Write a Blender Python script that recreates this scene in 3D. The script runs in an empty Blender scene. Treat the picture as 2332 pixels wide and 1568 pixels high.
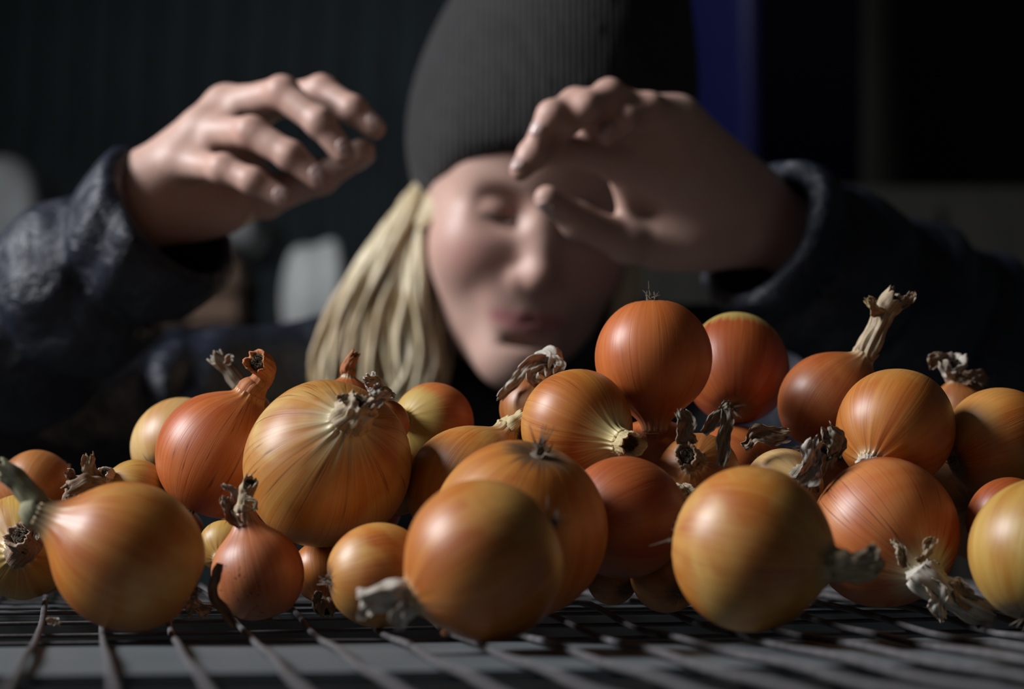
import bpy, math, random
import numpy as np
from mathutils import Vector, Matrix
sc = bpy.context.scene
COL = sc.collection

# ------------------------------------------------------------------ camera, light, exposure
F = 5506.0                      # focal length in pixels of the 2332 px wide frame (85 mm on 36 mm)
MESH_Z = 1.15                   # top of the wire rack
CAM_Z = MESH_Z + 0.0545
PITCH = math.atan(346 / F)
cp, sp = math.cos(PITCH), math.sin(PITCH)
CAM = np.array([0.0, 0.0, CAM_Z])
cam_d = bpy.data.cameras.new('camera'); cam = bpy.data.objects.new('camera', cam_d); COL.objects.link(cam)
cam.location = CAM; cam.rotation_euler = (math.pi / 2 + PITCH, 0, 0)
cam_d.sensor_width = 36; cam_d.lens = 85; cam_d.clip_start = 0.02
cam_d.dof.use_dof = True; cam_d.dof.focus_distance = 1.09; cam_d.dof.aperture_fstop = 6.0
sc.camera = cam
sc.view_settings.view_transform = 'Standard'; sc.view_settings.look = 'None'
sc.view_settings.gamma = 1; sc.view_settings.use_curve_mapping = False
sc.view_settings.exposure = 0.0
sc.cycles.use_denoising = True
sc.cycles.max_bounces = 6; sc.cycles.diffuse_bounces = 1; sc.cycles.transparent_max_bounces = 6
w = bpy.data.worlds.new('sky'); sc.world = w; w.use_nodes = True
w.node_tree.nodes['Background'].inputs[0].default_value = (0.55, 0.65, 0.8, 1)
w.node_tree.nodes['Background'].inputs[1].default_value = 0.15
WIN = (-2.42, 0.90, 2.78); WIN_SY, WIN_SZ = 1.0, 1.1
ld = bpy.data.lights.new('window_daylight', 'AREA'); ld.shape = 'RECTANGLE'; ld.size = WIN_SZ; ld.size_y = WIN_SY
ld.energy = 128; ld.color = (0.93, 0.96, 1.0)
lo = bpy.data.objects.new('window_daylight', ld); COL.objects.link(lo)
lo.location = WIN; lo.rotation_euler = (0, -math.pi / 2 + .5, 0)   # tilted down like skylight through a high window

def P(px, py, d):
    """world point seen at pixel (px, py) of the 2332 x 1568 frame at depth d along the lens axis"""
    return CAM + d * np.array([(px - 1166) / F, cp - sp * (784 - py) / F, sp + cp * (784 - py) / F])
def V(r, u, t):
    """direction: right, up, towards the camera"""
    v = np.array([r, -t * cp - u * sp, u * cp - t * sp]); return v / np.linalg.norm(v)

# ------------------------------------------------------------------ helpers
def mesh_obj(name, verts, faces, mat=None, parent=None, loc=(0, 0, 0), smooth=True, attrs=None):
    loc = np.asarray(loc, float)
    me = bpy.data.meshes.new(name)
    v = np.asarray(verts, float) - loc
    if isinstance(faces, list): me.from_pydata(v.tolist(), [], faces)
    else: fast_mesh(me, v, faces)
    if attrs:
        for k, (typ, arr) in attrs.items():
            a = me.attributes.new(k, typ, 'POINT')
            a.data.foreach_set('color' if 'COLOR' in typ else 'vector', np.asarray(arr, np.float32).ravel())
    if smooth: me.polygons.foreach_set('use_smooth', np.ones(len(me.polygons), bool))
    if mat: me.materials.append(mat)
    me.update()
    o = bpy.data.objects.new(name, me); COL.objects.link(o)
    if parent is not None:
        o.parent = parent; o.location = loc - np.array(world_loc(parent))
    else: o.location = loc
    return o
def fast_mesh(me, v, q):
    q = np.asarray(q, np.int32)
    me.vertices.add(len(v)); me.vertices.foreach_set('co', v.astype(np.float32).ravel())
    me.loops.add(q.size); me.loops.foreach_set('vertex_index', q.ravel())
    me.polygons.add(len(q)); me.polygons.foreach_set('loop_start', np.arange(0, q.size, 4, dtype=np.int32))
    me.update(calc_edges=True); me.validate()
def world_loc(o):
    p = np.array(o.location)
    while o.parent: o = o.parent; p = p + np.array(o.location)
    return p
def empty(name, loc):
    o = bpy.data.objects.new(name, None); COL.objects.link(o); o.location = loc; o.empty_display_size = .02; return o
def tag(o, label=None, cat=None, group=None, kind=None):
    if label: o['label'] = label
    if cat: o['category'] = cat
    if group: o['group'] = group
    if kind: o['kind'] = kind
    return o
def box(name, lo_, hi_, mat, parent=None, bev=0.0, rz=0.0, jit=0.0):
    lo_ = np.array(lo_, float); hi_ = np.array(hi_, float); c = (lo_ + hi_) / 2; h = (hi_ - lo_) / 2
    import bmesh
    bm = bmesh.new(); bmesh.ops.create_cube(bm, size=2)
    for v in bm.verts: v.co = Vector((v.co.x * h[0], v.co.y * h[1], v.co.z * h[2]))
    if bev: bmesh.ops.bevel(bm, geom=bm.edges[:], offset=bev, segments=2, affect='EDGES')
    me = bpy.data.meshes.new(name); bm.to_mesh(me); bm.free()
    if mat: me.materials.append(mat)
    o = bpy.data.objects.new(name, me); COL.objects.link(o)
    if parent is not None: o.parent = parent; o.location = c - world_loc(parent)
    else: o.location = c
    o.rotation_euler = (0, 0, rz)
    return o

class NT:
    """small node helper"""
    def __init__(s, name):
        s.m = bpy.data.materials.new(name); s.m.use_nodes = True; s.t = s.m.node_tree; s.b = s.t.nodes['Principled BSDF']
    def n(s, typ, **kw):
        x = s.t.nodes.new(typ)
        for k, v in kw.items(): setattr(x, k, v)
        return x
    def l(s, a, b): s.t.links.new(a, b)
    def set(s, **kw):
        for k, v in kw.items():
            k = k.replace('_', ' ')
            s.b.inputs[k].default_value = (*v, 1) if isinstance(v, tuple) and len(v) == 3 and 'Color' in k else v
    def noise(s, vec=None, scale=5, detail=3, rough=.5, dist=0):
        x = s.n('ShaderNodeTexNoise'); x.inputs['Scale'].default_value = scale; x.inputs['Detail'].default_value = detail
        x.inputs['Roughness'].default_value = rough; x.inputs['Distortion'].default_value = dist
        if vec is not None: s.l(vec, x.inputs['Vector'])
        return x.outputs['Fac']
    def mapping(s, vec, scale, loc=(0, 0, 0)):
        x = s.n('ShaderNodeMapping'); x.inputs['Scale'].default_value = scale; x.inputs['Location'].default_value = loc
        s.l(vec, x.inputs['Vector']); return x.outputs[0]
    def ramp(s, fac, a, b, ca=(0, 0, 0), cb=(1, 1, 1)):
        x = s.n('ShaderNodeValToRGB'); e = x.color_ramp.elements
        e[0].position = a; e[1].position = b; e[0].color = (*ca, 1); e[1].color = (*cb, 1); s.l(fac, x.inputs[0]); return x.outputs[0]
    def mix(s, fac, a, b, mode='MIX'):
        x = s.n('ShaderNodeMix', data_type='RGBA', blend_type=mode)
        if isinstance(fac, (int, float)): x.inputs[0].default_value = fac
        else: s.l(fac, x.inputs[0])
        for i, c in ((6, a), (7, b)):
            if isinstance(c, tuple): x.inputs[i].default_value = (*c, 1)
            else: s.l(c, x.inputs[i])
        return x.outputs[2]
    def math(s, op, a, b=None):
        x = s.n('ShaderNodeMath', operation=op)
        for i, c in enumerate((a, b)):
            if c is None: continue
            if isinstance(c, (int, float)): x.inputs[i].default_value = c
            else: s.l(c, x.inputs[i])
        return x.outputs[0]
    def bump(s, h, strength=.3, dist=.001):
        x = s.n('ShaderNodeBump'); x.inputs['Strength'].default_value = strength; x.inputs['Distance'].default_value = dist
        s.l(h, x.inputs['Height']); s.l(x.outputs[0], s.b.inputs['Normal'])
    def objco(s): return s.n('ShaderNodeTexCoord').outputs['Object']

def simple_mat(name, c, rough=.6, noise_scale=20, var=.35, bump=.2, bdist=.001, metallic=0.0, stretch=(1, 1, 1)):
    t = NT(name); v = t.mapping(t.objco(), stretch)
    f = t.noise(v, noise_scale, 4, .6)
    t.l(t.mix(t.ramp(f, .3, .75), tuple(x * (1 - var) for x in c), tuple(min(1, x * (1 + var)) for x in c)), t.b.inputs['Base Color'])
    t.set(Roughness=rough, Metallic=metallic)
    if bump: t.bump(t.noise(v, noise_scale * 3, 3), bump, bdist)
    return t.m

# ------------------------------------------------------------------ materials
M_board = simple_mat('weathered_boards', (.13, .175, .19), .8, 6, .5, .3, .003, stretch=(3, 3, .35))
M_wall = simple_mat('dark_wall', (.05, .055, .055), .9, 3, .4, .2, .004)
M_floor = simple_mat('concrete_floor', (.06, .06, .058), .85, 5, .3, .2, .002)
M_ceil = simple_mat('dark_ceiling', (.035, .033, .03), .9, 4, .3, .2, .004)
M_frame = simple_mat('window_frame_paint', (.3, .3, .3), .6)
M_wood = simple_mat('brown_wood', (.11, .06, .035), .7, 8, .4, .3, .002, stretch=(1, 6, 6))
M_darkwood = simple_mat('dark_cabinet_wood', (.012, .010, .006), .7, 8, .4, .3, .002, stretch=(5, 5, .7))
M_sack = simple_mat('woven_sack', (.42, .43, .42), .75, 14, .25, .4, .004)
M_sack_dark = simple_mat('darker_sack', (.15, .155, .155), .8, 14, .25, .4, .004)  # same weave as the other sacks with a darker base colour
M_blue = simple_mat('blue_plastic', (.003, .004, .045), .5, 10, .15, .1, .001)
M_wire = simple_mat('dull_wire', (.085, .078, .08), .6, 90, .35, .3, .0005)
M_slat = simple_mat('grey_slat', (.105, .12, .128), .6, 25, .15, .2, .0008, stretch=(.3, 2, 2))
M_rail = simple_mat('steel_rail', (.22, .22, .22), .5, 30, .3, .2, .0005)

def make_hat_mat():
    t = NT('knitted_wool'); c = t.objco()
    wv = t.n('ShaderNodeTexWave', wave_type='BANDS', bands_direction='X'); wv.inputs['Scale'].default_value = 75; wv.inputs['Distortion'].default_value = .6
    t.l(c, wv.inputs['Vector'])
    f = t.noise(c, 60, 3)
    t.l(t.mix(f, (.014, .012, .0122), (.028, .0245, .0245)), t.b.inputs['Base Color'])
    t.set(Roughness=.95); t.b.inputs['Sheen Weight'].default_value = .08; t.b.inputs['Sheen Roughness'].default_value = .5
    t.bump(wv.outputs['Fac'], .5, .0015); return t.m
M_hat = make_hat_mat()
def make_jacket_mat():
    t = NT('quilted_nylon'); c = t.objco()
    f = t.noise(c, 25, 4, .6)
    t.l(t.mix(f, (.007, .009, .017), (.017, .021, .036)), t.b.inputs['Base Color'])
    t.set(Roughness=.45); t.b.inputs['Specular IOR Level'].default_value = .5
    v = t.mapping(c, (1, 1, 1)); n1 = t.noise(v, 42, 5, .65, 1.2)
    t.bump(n1, .7, .009); return t.m
M_jacket = make_jacket_mat()
M_trouser = simple_mat('dark_trousers', (.02, .022, .028), .85, 30, .3, .3, .002)
M_boot = simple_mat('black_boot_rubber', (.012, .012, .012), .5)
def make_skin():
    t = NT('skin'); a = t.n('ShaderNodeAttribute', attribute_name='tint'); c = t.objco()
    f = t.ramp(t.noise(c, 90, 3), .3, .7)
    t.l(t.mix(t.math('MULTIPLY', f, .25), a.outputs['Color'], (.50, .22, .15), 'MIX'), t.b.inputs['Base Color'])
    t.set(Roughness=.48); b = t.b.inputs
    b['Subsurface Weight'].default_value = .10; b['Subsurface Radius'].default_value = (1, .35, .2); b['Subsurface Scale'].default_value = .004
    b['Specular IOR Level'].default_value = .45
    t.bump(t.noise(c, 320, 3), .18, .0008); return t.m
M_skin = make_skin()
M_nail = simple_mat('fingernail', (.62, .42, .38), .25, 60, .1, 0)
def make_hair():
    t = NT('blonde_hair'); c = t.objco()
    f = t.noise(t.mapping(c, (260, 260, 8)), 1, 4, .6)
    g = t.noise(c, 14, 2)
    col = t.mix(t.ramp(f, .3, .7), (.52, .39, .20), (.90, .78, .56))
    t.l(t.mix(t.ramp(g, .45, .7), col, (.42, .28, .13)), t.b.inputs['Base Color'])
    t.set(Roughness=.42); t.bump(f, .4, .002); return t.m
M_hair = make_hair()
M_lash = simple_mat('lash_brown', (.035, .02, .014), .8, 40, .2, 0)
M_brow = simple_mat('brow_hair', (.20, .11, .06), .8, 200, .3, .3)

# ------------------------------------------------------------------ setting
def structure(o): o['kind'] = 'structure'; return o
structure(box('floor', (-2.7, -1.2, -.1), (2.7, 8.3, 0), M_floor))
structure(box('ceiling', (-2.7, -1.2, 3.5), (2.7, 8.3, 3.6), M_ceil))
wb = structure(box('wall_back', (-2.7, 8.1, 0), (2.7, 8.3, 3.5), M_wall))
structure(box('wall_right', (2.55, -1.2, 0), (2.7, 8.1, 3.5), M_wall))
structure(box('wall_front', (-2.55, -1.2, 0), (2.55, -1.05, 3.5), M_wall))
wy0, wy1 = WIN[1] - WIN_SY / 2, WIN[1] + WIN_SY / 2; wz0, wz1 = WIN[2] - WIN_SZ / 2, WIN[2] + WIN_SZ / 2
wl = structure(empty('wall_left', (-2.6, 2, 0)))
box('wall_panel', (-2.7, -1.2, 0), (-2.55, wy0, 3.5), M_wall, wl)
box('wall_panel', (-2.7, wy1, 0), (-2.55, 8.1, 3.5), M_wall, wl)
box('wall_panel', (-2.7, wy0, 0), (-2.55, wy1, wz0), M_wall, wl)
box('wall_panel', (-2.7, wy0, wz1), (-2.55, wy1, 3.5), M_wall, wl)
wn = structure(empty('window_1', (-2.6, WIN[1], wz0)))
for a, b in (((wy0, wz0), (wy0 + .06, wz1)), ((wy1 - .06, wz0), (wy1, wz1)), ((wy0 + .06, wz0), (wy1 - .06, wz0 + .06)), ((wy0 + .06, wz1 - .06), (wy1 - .06, wz1))):
    box('frame_bar', (-2.66, a[0], a[1]), (-2.58, b[0], b[1]), M_frame, wn, .004)
rnd = random.Random(5)
x = -2.5
while x < 2.4:            # vertical boards of the back wall, in and around the view
    ww = rnd.uniform(.12, .14); off = rnd.uniform(0, .012)
    box('plank', (x, 8.055 - off, 0), (x + ww - .009, 8.098, 3.45), M_board, wb, .003)
    x += ww

# ------------------------------------------------------------------ background things
def sack_mesh(name, c, size, seed, parent=None, rz=0.0, mat=None):
    r = np.random.default_rng(seed); nu, nv = 48, 28
    u = np.linspace(-math.pi, math.pi, nu, endpoint=False); v = np.linspace(-math.pi / 2, math.pi / 2, nv)
    U, W = np.meshgrid(u, v)
    e = .45; sg = lambda a, k: np.sign(a) * np.abs(a) ** k
    X = sg(np.cos(W), e) * sg(np.cos(U), e); Y = sg(np.cos(W), e) * sg(np.sin(U), e); Z = sg(np.sin(W), .8)
    ph = r.uniform(0, 6, 8)
    Z = Z * (1 - .45 * X ** 6) + .08 * np.sin(5 * X + ph[0]) * np.cos(4 * Y + ph[1]); Y = Y * (1 - .12 * X ** 4) + .04 * np.sin(7 * X + ph[2])
    X = X + .03 * np.sin(6 * Y + ph[3])
    p = np.stack([X * size[0] / 2, Y * size[1] / 2, Z * size[2] / 2], -1).reshape(-1, 3)
    cr, sr = math.cos(rz), math.sin(rz); p = p @ np.array([[cr, sr, 0], [-sr, cr, 0], [0, 0, 1]]) + np.array(c)
    f = [[j * nu + i, j * nu + (i + 1) % nu, (j + 1) * nu + (i + 1) % nu, (j + 1) * nu + i] for j in range(nv - 1) for i in range(nu)]
    return mesh_obj(name, p, f, mat, parent, c)
SY = 3.35
SHELF_Z = P(600, 830, SY)[2]
sh = tag(empty('storage_shelf', (-.55, SY, 0)), 'brown wooden shelf standing behind the woman, carrying pale sacks', 'shelf')
box('shelf_board', (-1.25, SY - .25, SHELF_Z - .03), (.02, SY + .25, SHELF_Z), M_wood, sh, .003)
box('shelf_board', (-1.25, SY - .25, .75), (.02, SY + .25, .78), M_wood, sh, .003)
for xx in (-1.25, -.03):
    for yy in (SY - .25, SY + .20): box('leg', (xx, yy, 0), (xx + .05, yy + .05, SHELF_Z - .031 if False else SHELF_Z - .03), M_wood, sh, .002)
def sack(px0, px1, py0, py1, y, label, seed, rz=0.0, base=None, mat=None):
    a = P(px0, py1, y); b = P(px1, py0, y); sx = b[0] - a[0]; h = b[2] - a[2]; z0 = base if base is not None else a[2]
    t = tag(empty('grain_sack', ((a[0] + b[0]) / 2, y, z0)), label, 'sack', 'pale sacks on the background shelf')
    sack_mesh('sack_body', ((a[0] + b[0]) / 2, y, z0 + h / 2), (sx, .3, h), seed, t, rz, mat or M_sack)
    xe = (a[0] + b[0]) / 2 + sx * .46
    mesh_obj('sack_tie', *tube_pts([(xe, y - .05, z0 + h * .55), (xe + .012, y, z0 + h * .6), (xe, y + .05, z0 + h * .55)], [.006, .007, .006], 6), M_wood, t, (xe, y, z0 + h * .5))
    return z0 + h
def tube_pts(pts, rad, ns=8, cap=True):
    pts = [np.asarray(p, float) for p in pts]; n = len(pts); vs = []; fs = []
    up = np.array([0.13, .31, .94])
    T = [pts[min(i + 1, n - 1)] - pts[max(i - 1, 0)] for i in range(n)]
    T = [t / (np.linalg.norm(t) + 1e-12) for t in T]
    a = np.cross(T[0], up); a /= np.linalg.norm(a)
    for i in range(n):
        a = a - T[i] * (a @ T[i]); a /= np.linalg.norm(a); b = np.cross(T[i], a)
        for k in range(ns):
            th = 2 * math.pi * k / ns; vs.append(pts[i] + rad[i] * (math.cos(th) * a + math.sin(th) * b))
    for i in range(n - 1):
        for k in range(ns): fs.append([i * ns + k, i * ns + (k + 1) % ns, (i + 1) * ns + (k + 1) % ns, (i + 1) * ns + k])
    if cap: fs.append(list(range(ns))[::-1]); fs.append([(n - 1) * ns + k for k in range(ns)])
    return vs, fs
sack(640, 800, 575, 830, SY - .06, 'pale sack lying on the shelf just left of her blonde hair', 1, .1, SHELF_Z + .004)
sack(190, 445, 655, 830, SY, 'pale sack on the shelf seen in the gap beneath her raised sleeve', 2, -.1, SHELF_Z + .006)
top = sack(-190, 150, 400, 830, SY + .02, 'tall pale sack at the left end of the background shelf', 3, .05, SHELF_Z + .012, M_sack_dark)
cr = tag(empty('wooden_crate', (P(530, 830, SY)[0], SY, SHELF_Z)), 'brown slatted wooden crate on the shelf between the pale sacks', 'crate')
ca, cb = P(462, 830, SY), P(600, 610, SY)
for k in range(3):
    z0 = SHELF_Z + k * (cb[2] - ca[2]) / 3
    for yy in (SY - .16, SY + .14): box('slat', (ca[0], yy, z0 + .003), (cb[0] - .02, yy + .015, z0 + (cb[2] - ca[2]) / 3 - .005), M_wood, cr, .001)
    for xx in (ca[0] , cb[0] - .035): box('slat', (xx, SY - .144, z0 + .003), (xx + .015, SY + .139, z0 + (cb[2] - ca[2]) / 3 - .005), M_wood, cr, .001)
box('bottom_board', (ca[0] + .016, SY - .144, SHELF_Z + .003), (cb[0] - .036, SY + .139, SHELF_Z + .012), M_wood, cr)
sack(430, 625, 480, 605, SY + .03, 'darker grey sack lying across the top of the wooden crate', 4, .0, SHELF_Z + cb[2] - ca[2] + .004, M_sack_dark)
# blue bin on a dark cupboard, right
BY = 3.3
bx0, bxm, bx1 = P(1530, 400, BY)[0], P(1712, 400, BY)[0], P(2060, 400, BY)[0]
bz = P(1712, 425, BY)[2]
cab = tag(empty('cupboard', (.55, BY + .25, 0)), 'dark wooden cupboard standing behind her left arm, under the blue bin', 'cupboard')
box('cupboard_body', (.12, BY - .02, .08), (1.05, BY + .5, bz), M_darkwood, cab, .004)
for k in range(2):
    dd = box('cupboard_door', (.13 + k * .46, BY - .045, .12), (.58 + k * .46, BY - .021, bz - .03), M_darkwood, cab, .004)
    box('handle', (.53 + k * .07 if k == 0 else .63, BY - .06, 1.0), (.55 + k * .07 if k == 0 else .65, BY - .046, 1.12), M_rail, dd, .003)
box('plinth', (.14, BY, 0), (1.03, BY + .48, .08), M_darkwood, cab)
bb = tag(empty('storage_bin', (.5, BY + .25, bz)), 'tall deep blue plastic bin behind the woman at right', 'bin')
import bmesh
def blue_bin():
    # a bin turned so that one corner points at the viewer
    A = np.array([bx0, BY + .33]); B = np.array([bxm, BY + .03]); Cc = np.array([bx1, BY + .25]); D = A + Cc - B
    h = .62; ctr = (A + Cc) / 2; vs = []; fs = []
    def ring(s, z): 
        base = len(vs)
        pts = [A, B, Cc, D]
        for i in range(4):
            p, q, o_ = pts[i], pts[(i + 1) % 4], pts[i - 1]
            d1 = (q - p) / np.linalg.norm(q - p); d0 = (p - o_) / np.linalg.norm(p - o_)
            for t in np.linspace(0, 1, 5):
                c0 = p - d0 * .035; c1 = p + d1 * .035
                pt = (1 - t) ** 2 * c0 + 2 * t * (1 - t) * p + t * t * c1
                pt = ctr + (pt - ctr) * s; vs.append((pt[0], pt[1], bz + z))
        return base
    zs = [(.90, 0.0), (.93, .004), (.985, .5), (.985, .55), (1.03, .552), (1.035, .6), (1.03, h), (.96, h), (.95, .5), (.89, .02)]
    rb = [ring(s, z) for s, z in zs]; n = 20
    for i in range(len(rb) - 1):
        for k in range(n): fs.append([rb[i] + k, rb[i] + (k + 1) % n, rb[i + 1] + (k + 1) % n, rb[i + 1] + k])
    fs.append([rb[0] + k for k in range(n)][::-1]); fs.append([rb[-1] + k for k in range(n)])
    o = mesh_obj('bin_body', vs, fs, M_blue, bb, (ctr[0], ctr[1], bz)); return o
blue_bin()

# added dark cabinet, no known object, keeps the far right corner near black
dc = tag(empty('added_dark_cabinet', (1.15, 4.2, 0)), 'added near-black cabinet that darkens the far right corner behind the blue bin', 'cabinet')
box('added_cabinet_body', (.40, 4.05, .06), (1.75, 4.6, 2.95), M_darkwood, dc, .004)
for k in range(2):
    dd = box('added_cabinet_door', (.41 + k * .605, 4.025, .1), (1.005 + k * .605, 4.049, 2.9), M_darkwood, dc, .004)
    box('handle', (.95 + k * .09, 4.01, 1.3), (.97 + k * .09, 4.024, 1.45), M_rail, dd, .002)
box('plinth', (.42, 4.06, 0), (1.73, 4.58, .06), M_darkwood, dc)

# ------------------------------------------------------------------ wire rack
RA = math.atan(951 / F)                          # turn of the rack about the vertical
ca_, sa_ = math.cos(RA), math.sin(RA)
RO = np.array([0.0, 1.0])
def rk(u, v):                                    # rack frame (u across, v away) -> world xy
    return np.array([RO[0] + u * ca_ - v * sa_, RO[1] + u * sa_ + v * ca_])
def mesh_z(y): t = min(max((y - 1.03) / .1, 0), 1); return MESH_Z + .0055 * t
rack = tag(empty('wire_rack', (RO[0], RO[1], 0)), 'wire mesh drying rack that the onions are heaped on', 'rack')
U0, U1, V0, V1 = -.66, .66, -.72, .42
WR = .0015
rr_ = np.random.default_rng(11)
SP = .0282
# wire positions follow the photograph: one wire under (240, 1434)
q0 = P(240, 1434, F * .0545 / 304); u_ref = (q0[0] - RO[0]) * ca_ + (q0[1] - RO[1]) * sa_
u = u_ref - SP * math.floor((u_ref - U0) / SP)
while u < U1:
    pts = []
    a, b, c = rr_.uniform(0, 6, 3)
    for v in np.linspace(V0, V1, 40):
        xy = rk(u + .0012 * math.sin(9 * v + a), v); pts.append((xy[0], xy[1], mesh_z(xy[1]) - WR + .0006 * math.sin(40 * v + b) - .0006))
    vs, fs = tube_pts(pts, [WR] * 40, 7); mesh_obj('wire', vs, fs, M_wire, rack, pts[20]); u += SP
v = V0 + .06; CWR = .0010
while v < V1:
    if not -.20 < v < .006:           # over the wide support slat the long wires lie on the slat itself
        pts = []; a = rr_.uniform(0, 6)
        for u in np.linspace(U0, U1, 24):
            xy = rk(u, v + .001 * math.sin(8 * u + a)); pts.append((xy[0], xy[1], mesh_z(xy[1]) - 2 * WR - CWR - .0012 + .0003 * math.sin(25 * u + a)))
        vs, fs = tube_pts(pts, [CWR] * 24, 6); mesh_obj('wire', vs, fs, M_wire, rack, pts[12])
    v += .05 if v > -.05 else .07
def rack_box(name, u0, u1, v0, v1, z0, z1, mat, bev=.002):
    c = rk((u0 + u1) / 2, (v0 + v1) / 2); o = box(name, (c[0] - (u1 - u0) / 2, c[1] - (v1 - v0) / 2, z0), (c[0] + (u1 - u0) / 2, c[1] + (v1 - v0) / 2, z1), mat, rack, bev, RA); return o
ZT = MESH_Z - .0046
rack_box('support_slat', U0 + .02, U1 - .02, -.167, -.008, ZT - .018, ZT, M_slat)
rack_box('support_slat', U0 + .02, U1 - .02, .25, .38, ZT - .018, ZT, M_slat)
rack_box('side_rail', U0 - .03, U0 + .019, V0 - .02, V1 + .02, ZT - .05, ZT, M_rail)
rack_box('side_rail', U1 - .019, U1 + .03, V0 - .02, V1 + .02, ZT - .05, ZT, M_rail)
rack_box('end_rail', U0 + .02, U1 - .02, V0 - .02, V0 + .02, ZT - .05, ZT, M_rail)
rack_box('end_rail', U0 + .02, U1 - .02, V1 - .02, V1 + .02, ZT - .05, ZT, M_rail)
for uu in (U0 - .03, U1 - .01):
    for vv in (V0 - .02, V1 - .02): rack_box('leg', uu, uu + .04, vv, vv + .04, 0, ZT - .051, M_rail)

# ------------------------------------------------------------------ onions
TONES = {  # main, dark streak, pale patch
 'amber': ((.56, .185, .024), (.42, .095, .010), (.68, .41, .11)),
 'golden': ((.56, .245, .045), (.44, .13, .018), (.70, .50, .18)),
 'orange': ((.58, .14, .025), (.44, .080, .012), (.66, .28, .09)),
 'yellow': ((.58, .34, .07), (.44, .18, .025), (.70, .54, .20)),
 'brown': ((.46, .16, .034), (.30, .08, .014), (.58, .33, .12)),
 'pale': ((.66, .40, .14), (.52, .23, .05), (.80, .66, .40)),
 'red': ((.45, .098, .018), (.32, .05, .008), (.56, .24, .06)),
 'shallot': ((.54, .175, .058), (.38, .09, .025), (.62, .33, .17)),
}
def skin_mat(tone, seed, patch=.5, vein=.5, spots=0.0, necktan=(.55, .42, .25), neck_from=.80):
    c1, c2, c3 = TONES[tone]; t = NT('onion_skin'); r = random.Random(seed)
    a = t.n('ShaderNodeAttribute', attribute_name='skin_co'); vec = a.outputs['Vector']
    off = (r.uniform(0, 50), r.uniform(0, 50), r.uniform(0, 50))
    broad = t.noise(t.mapping(vec, (2.0, 2.0, .45), off), 1, 4, .55)
    fine = t.noise(t.mapping(vec, (15, 15, .6), off), 1, 4, .62)
    line = t.noise(t.mapping(vec, (10, 10, .22), off), 1, 1.0, .5)
    blot = t.noise(t.mapping(t.objco(), (21, 21, 21), off), 1, 3, .55, .6)
    col = t.mix(t.ramp(broad, .36, .64), c2, c1)
    col = t.mix(t.math('MULTIPLY', t.ramp(fine, .42, .80), .30), col, c3)
    col = t.mix(t.math('MULTIPLY', t.ramp(blot, .47, .66), patch), col, c3)
    # thin dark veins along the meridians
    ln = t.math('ABSOLUTE', t.math('SUBTRACT', line, .5))
    col = t.mix(t.math('MULTIPLY', t.ramp(ln, 0.0, .011, (1, 1, 1), (0, 0, 0)), vein), col, tuple(x * .45 for x in c2))
    sx = t.n('ShaderNodeSeparateXYZ'); t.l(vec, sx.inputs[0]); lat = sx.outputs[2]
    nk = t.math('ADD', lat, t.math('MULTIPLY', t.math('SUBTRACT', fine, .5), .35))
    col = t.mix(t.ramp(nk, neck_from, neck_from + .20), col, necktan)
    col = t.mix(t.ramp(t.math('ADD', nk, 1.0), .03, .10, (1, 1, 1), (0, 0, 0)), col, (.16, .09, .045))
    if spots:
        sv = t.noise(t.mapping(t.objco(), (420, 420, 420), off), 1, 2, .5)
        sm = t.noise(t.mapping(t.objco(), (38, 38, 38), off), 1, 2, .5)
        col = t.mix(t.math('MULTIPLY', t.math('MULTIPLY', t.ramp(sv, .62, .68), t.ramp(sm, .48, .6)), spots), col, (.05, .03, .02))
    t.l(col, t.b.inputs['Base Color'])
    rg = t.n('ShaderNodeMapRange'); rg.inputs['To Min'].default_value = .38; rg.inputs['To Max'].default_value = .54; t.l(fine, rg.inputs[0]); t.l(rg.outputs[0], t.b.inputs['Roughness'])
    b = t.b.inputs; b['Subsurface Weight'].default_value = .06; b['Subsurface Radius'].default_value = (1, .4, .15); b['Subsurface Scale'].default_value = .004
    b['Specular IOR Level'].default_value = .55; b['Coat Weight'].default_value = .18; b['Coat Roughness'].default_value = .36
    t.bump(t.math('ADD', fine, t.math('MULTIPLY', t.ramp(ln, 0, .03), .6)), .14, .0005)
    return t.m
def dry_mat(name, c1, c2, c3):
    t = NT(name); a = t.n('ShaderNodeAttribute', attribute_name='skin_co'); vec = a.outputs['Vector']
    f = t.noise(t.mapping(vec, (7, 7, 1.2)), 1, 4, .6); g = t.noise(t.objco(), 180, 3)
    col = t.mix(t.ramp(f, .35, .65), c1, c2); col = t.mix(t.math('MULTIPLY', t.ramp(g, .5, .7), .6), col, c3)
    t.l(col, t.b.inputs['Base Color']); t.set(Roughness=.75)
    t.b.inputs['Subsurface Weight'].default_value = .1; t.b.inputs['Subsurface Scale'].default_value = .002
    t.bump(f, .5, .0012); return t.m
DRY = {
 'grey': dry_mat('dry_neck_grey', (.16, .13, .09), (.38, .33, .25), (.10, .08, .06)),
 'tan': dry_mat('dry_neck_tan', (.26, .17, .09), (.52, .41, .27), (.62, .54, .42)),
 'white': dry_mat('dry_neck_white', (.42, .36, .29), (.66, .60, .52), (.24, .17, .10)),
 'orange': dry_mat('dry_neck_orange', (.34, .10, .03), (.52, .20, .07), (.58, .30, .14)),
 'green': dry_mat('dry_neck_green', (.20, .19, .12), (.36, .32, .18), (.12, .11, .08)),
 'brown': dry_mat('dry_neck_brown', (.17, .09, .05), (.36, .24, .15), (.48, .40, .30)),
 'yellow': dry_mat('dry_neck_yellow', (.46, .34, .14), (.66, .54, .30), (.34, .22, .10)),
}
M_pith = simple_mat('cut_pith', (.10, .07, .045), .9, 300, .6, .6, .002)
M_root = simple_mat('root_hair', (.20, .15, .11), .9, 200, .4, 0)

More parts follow.
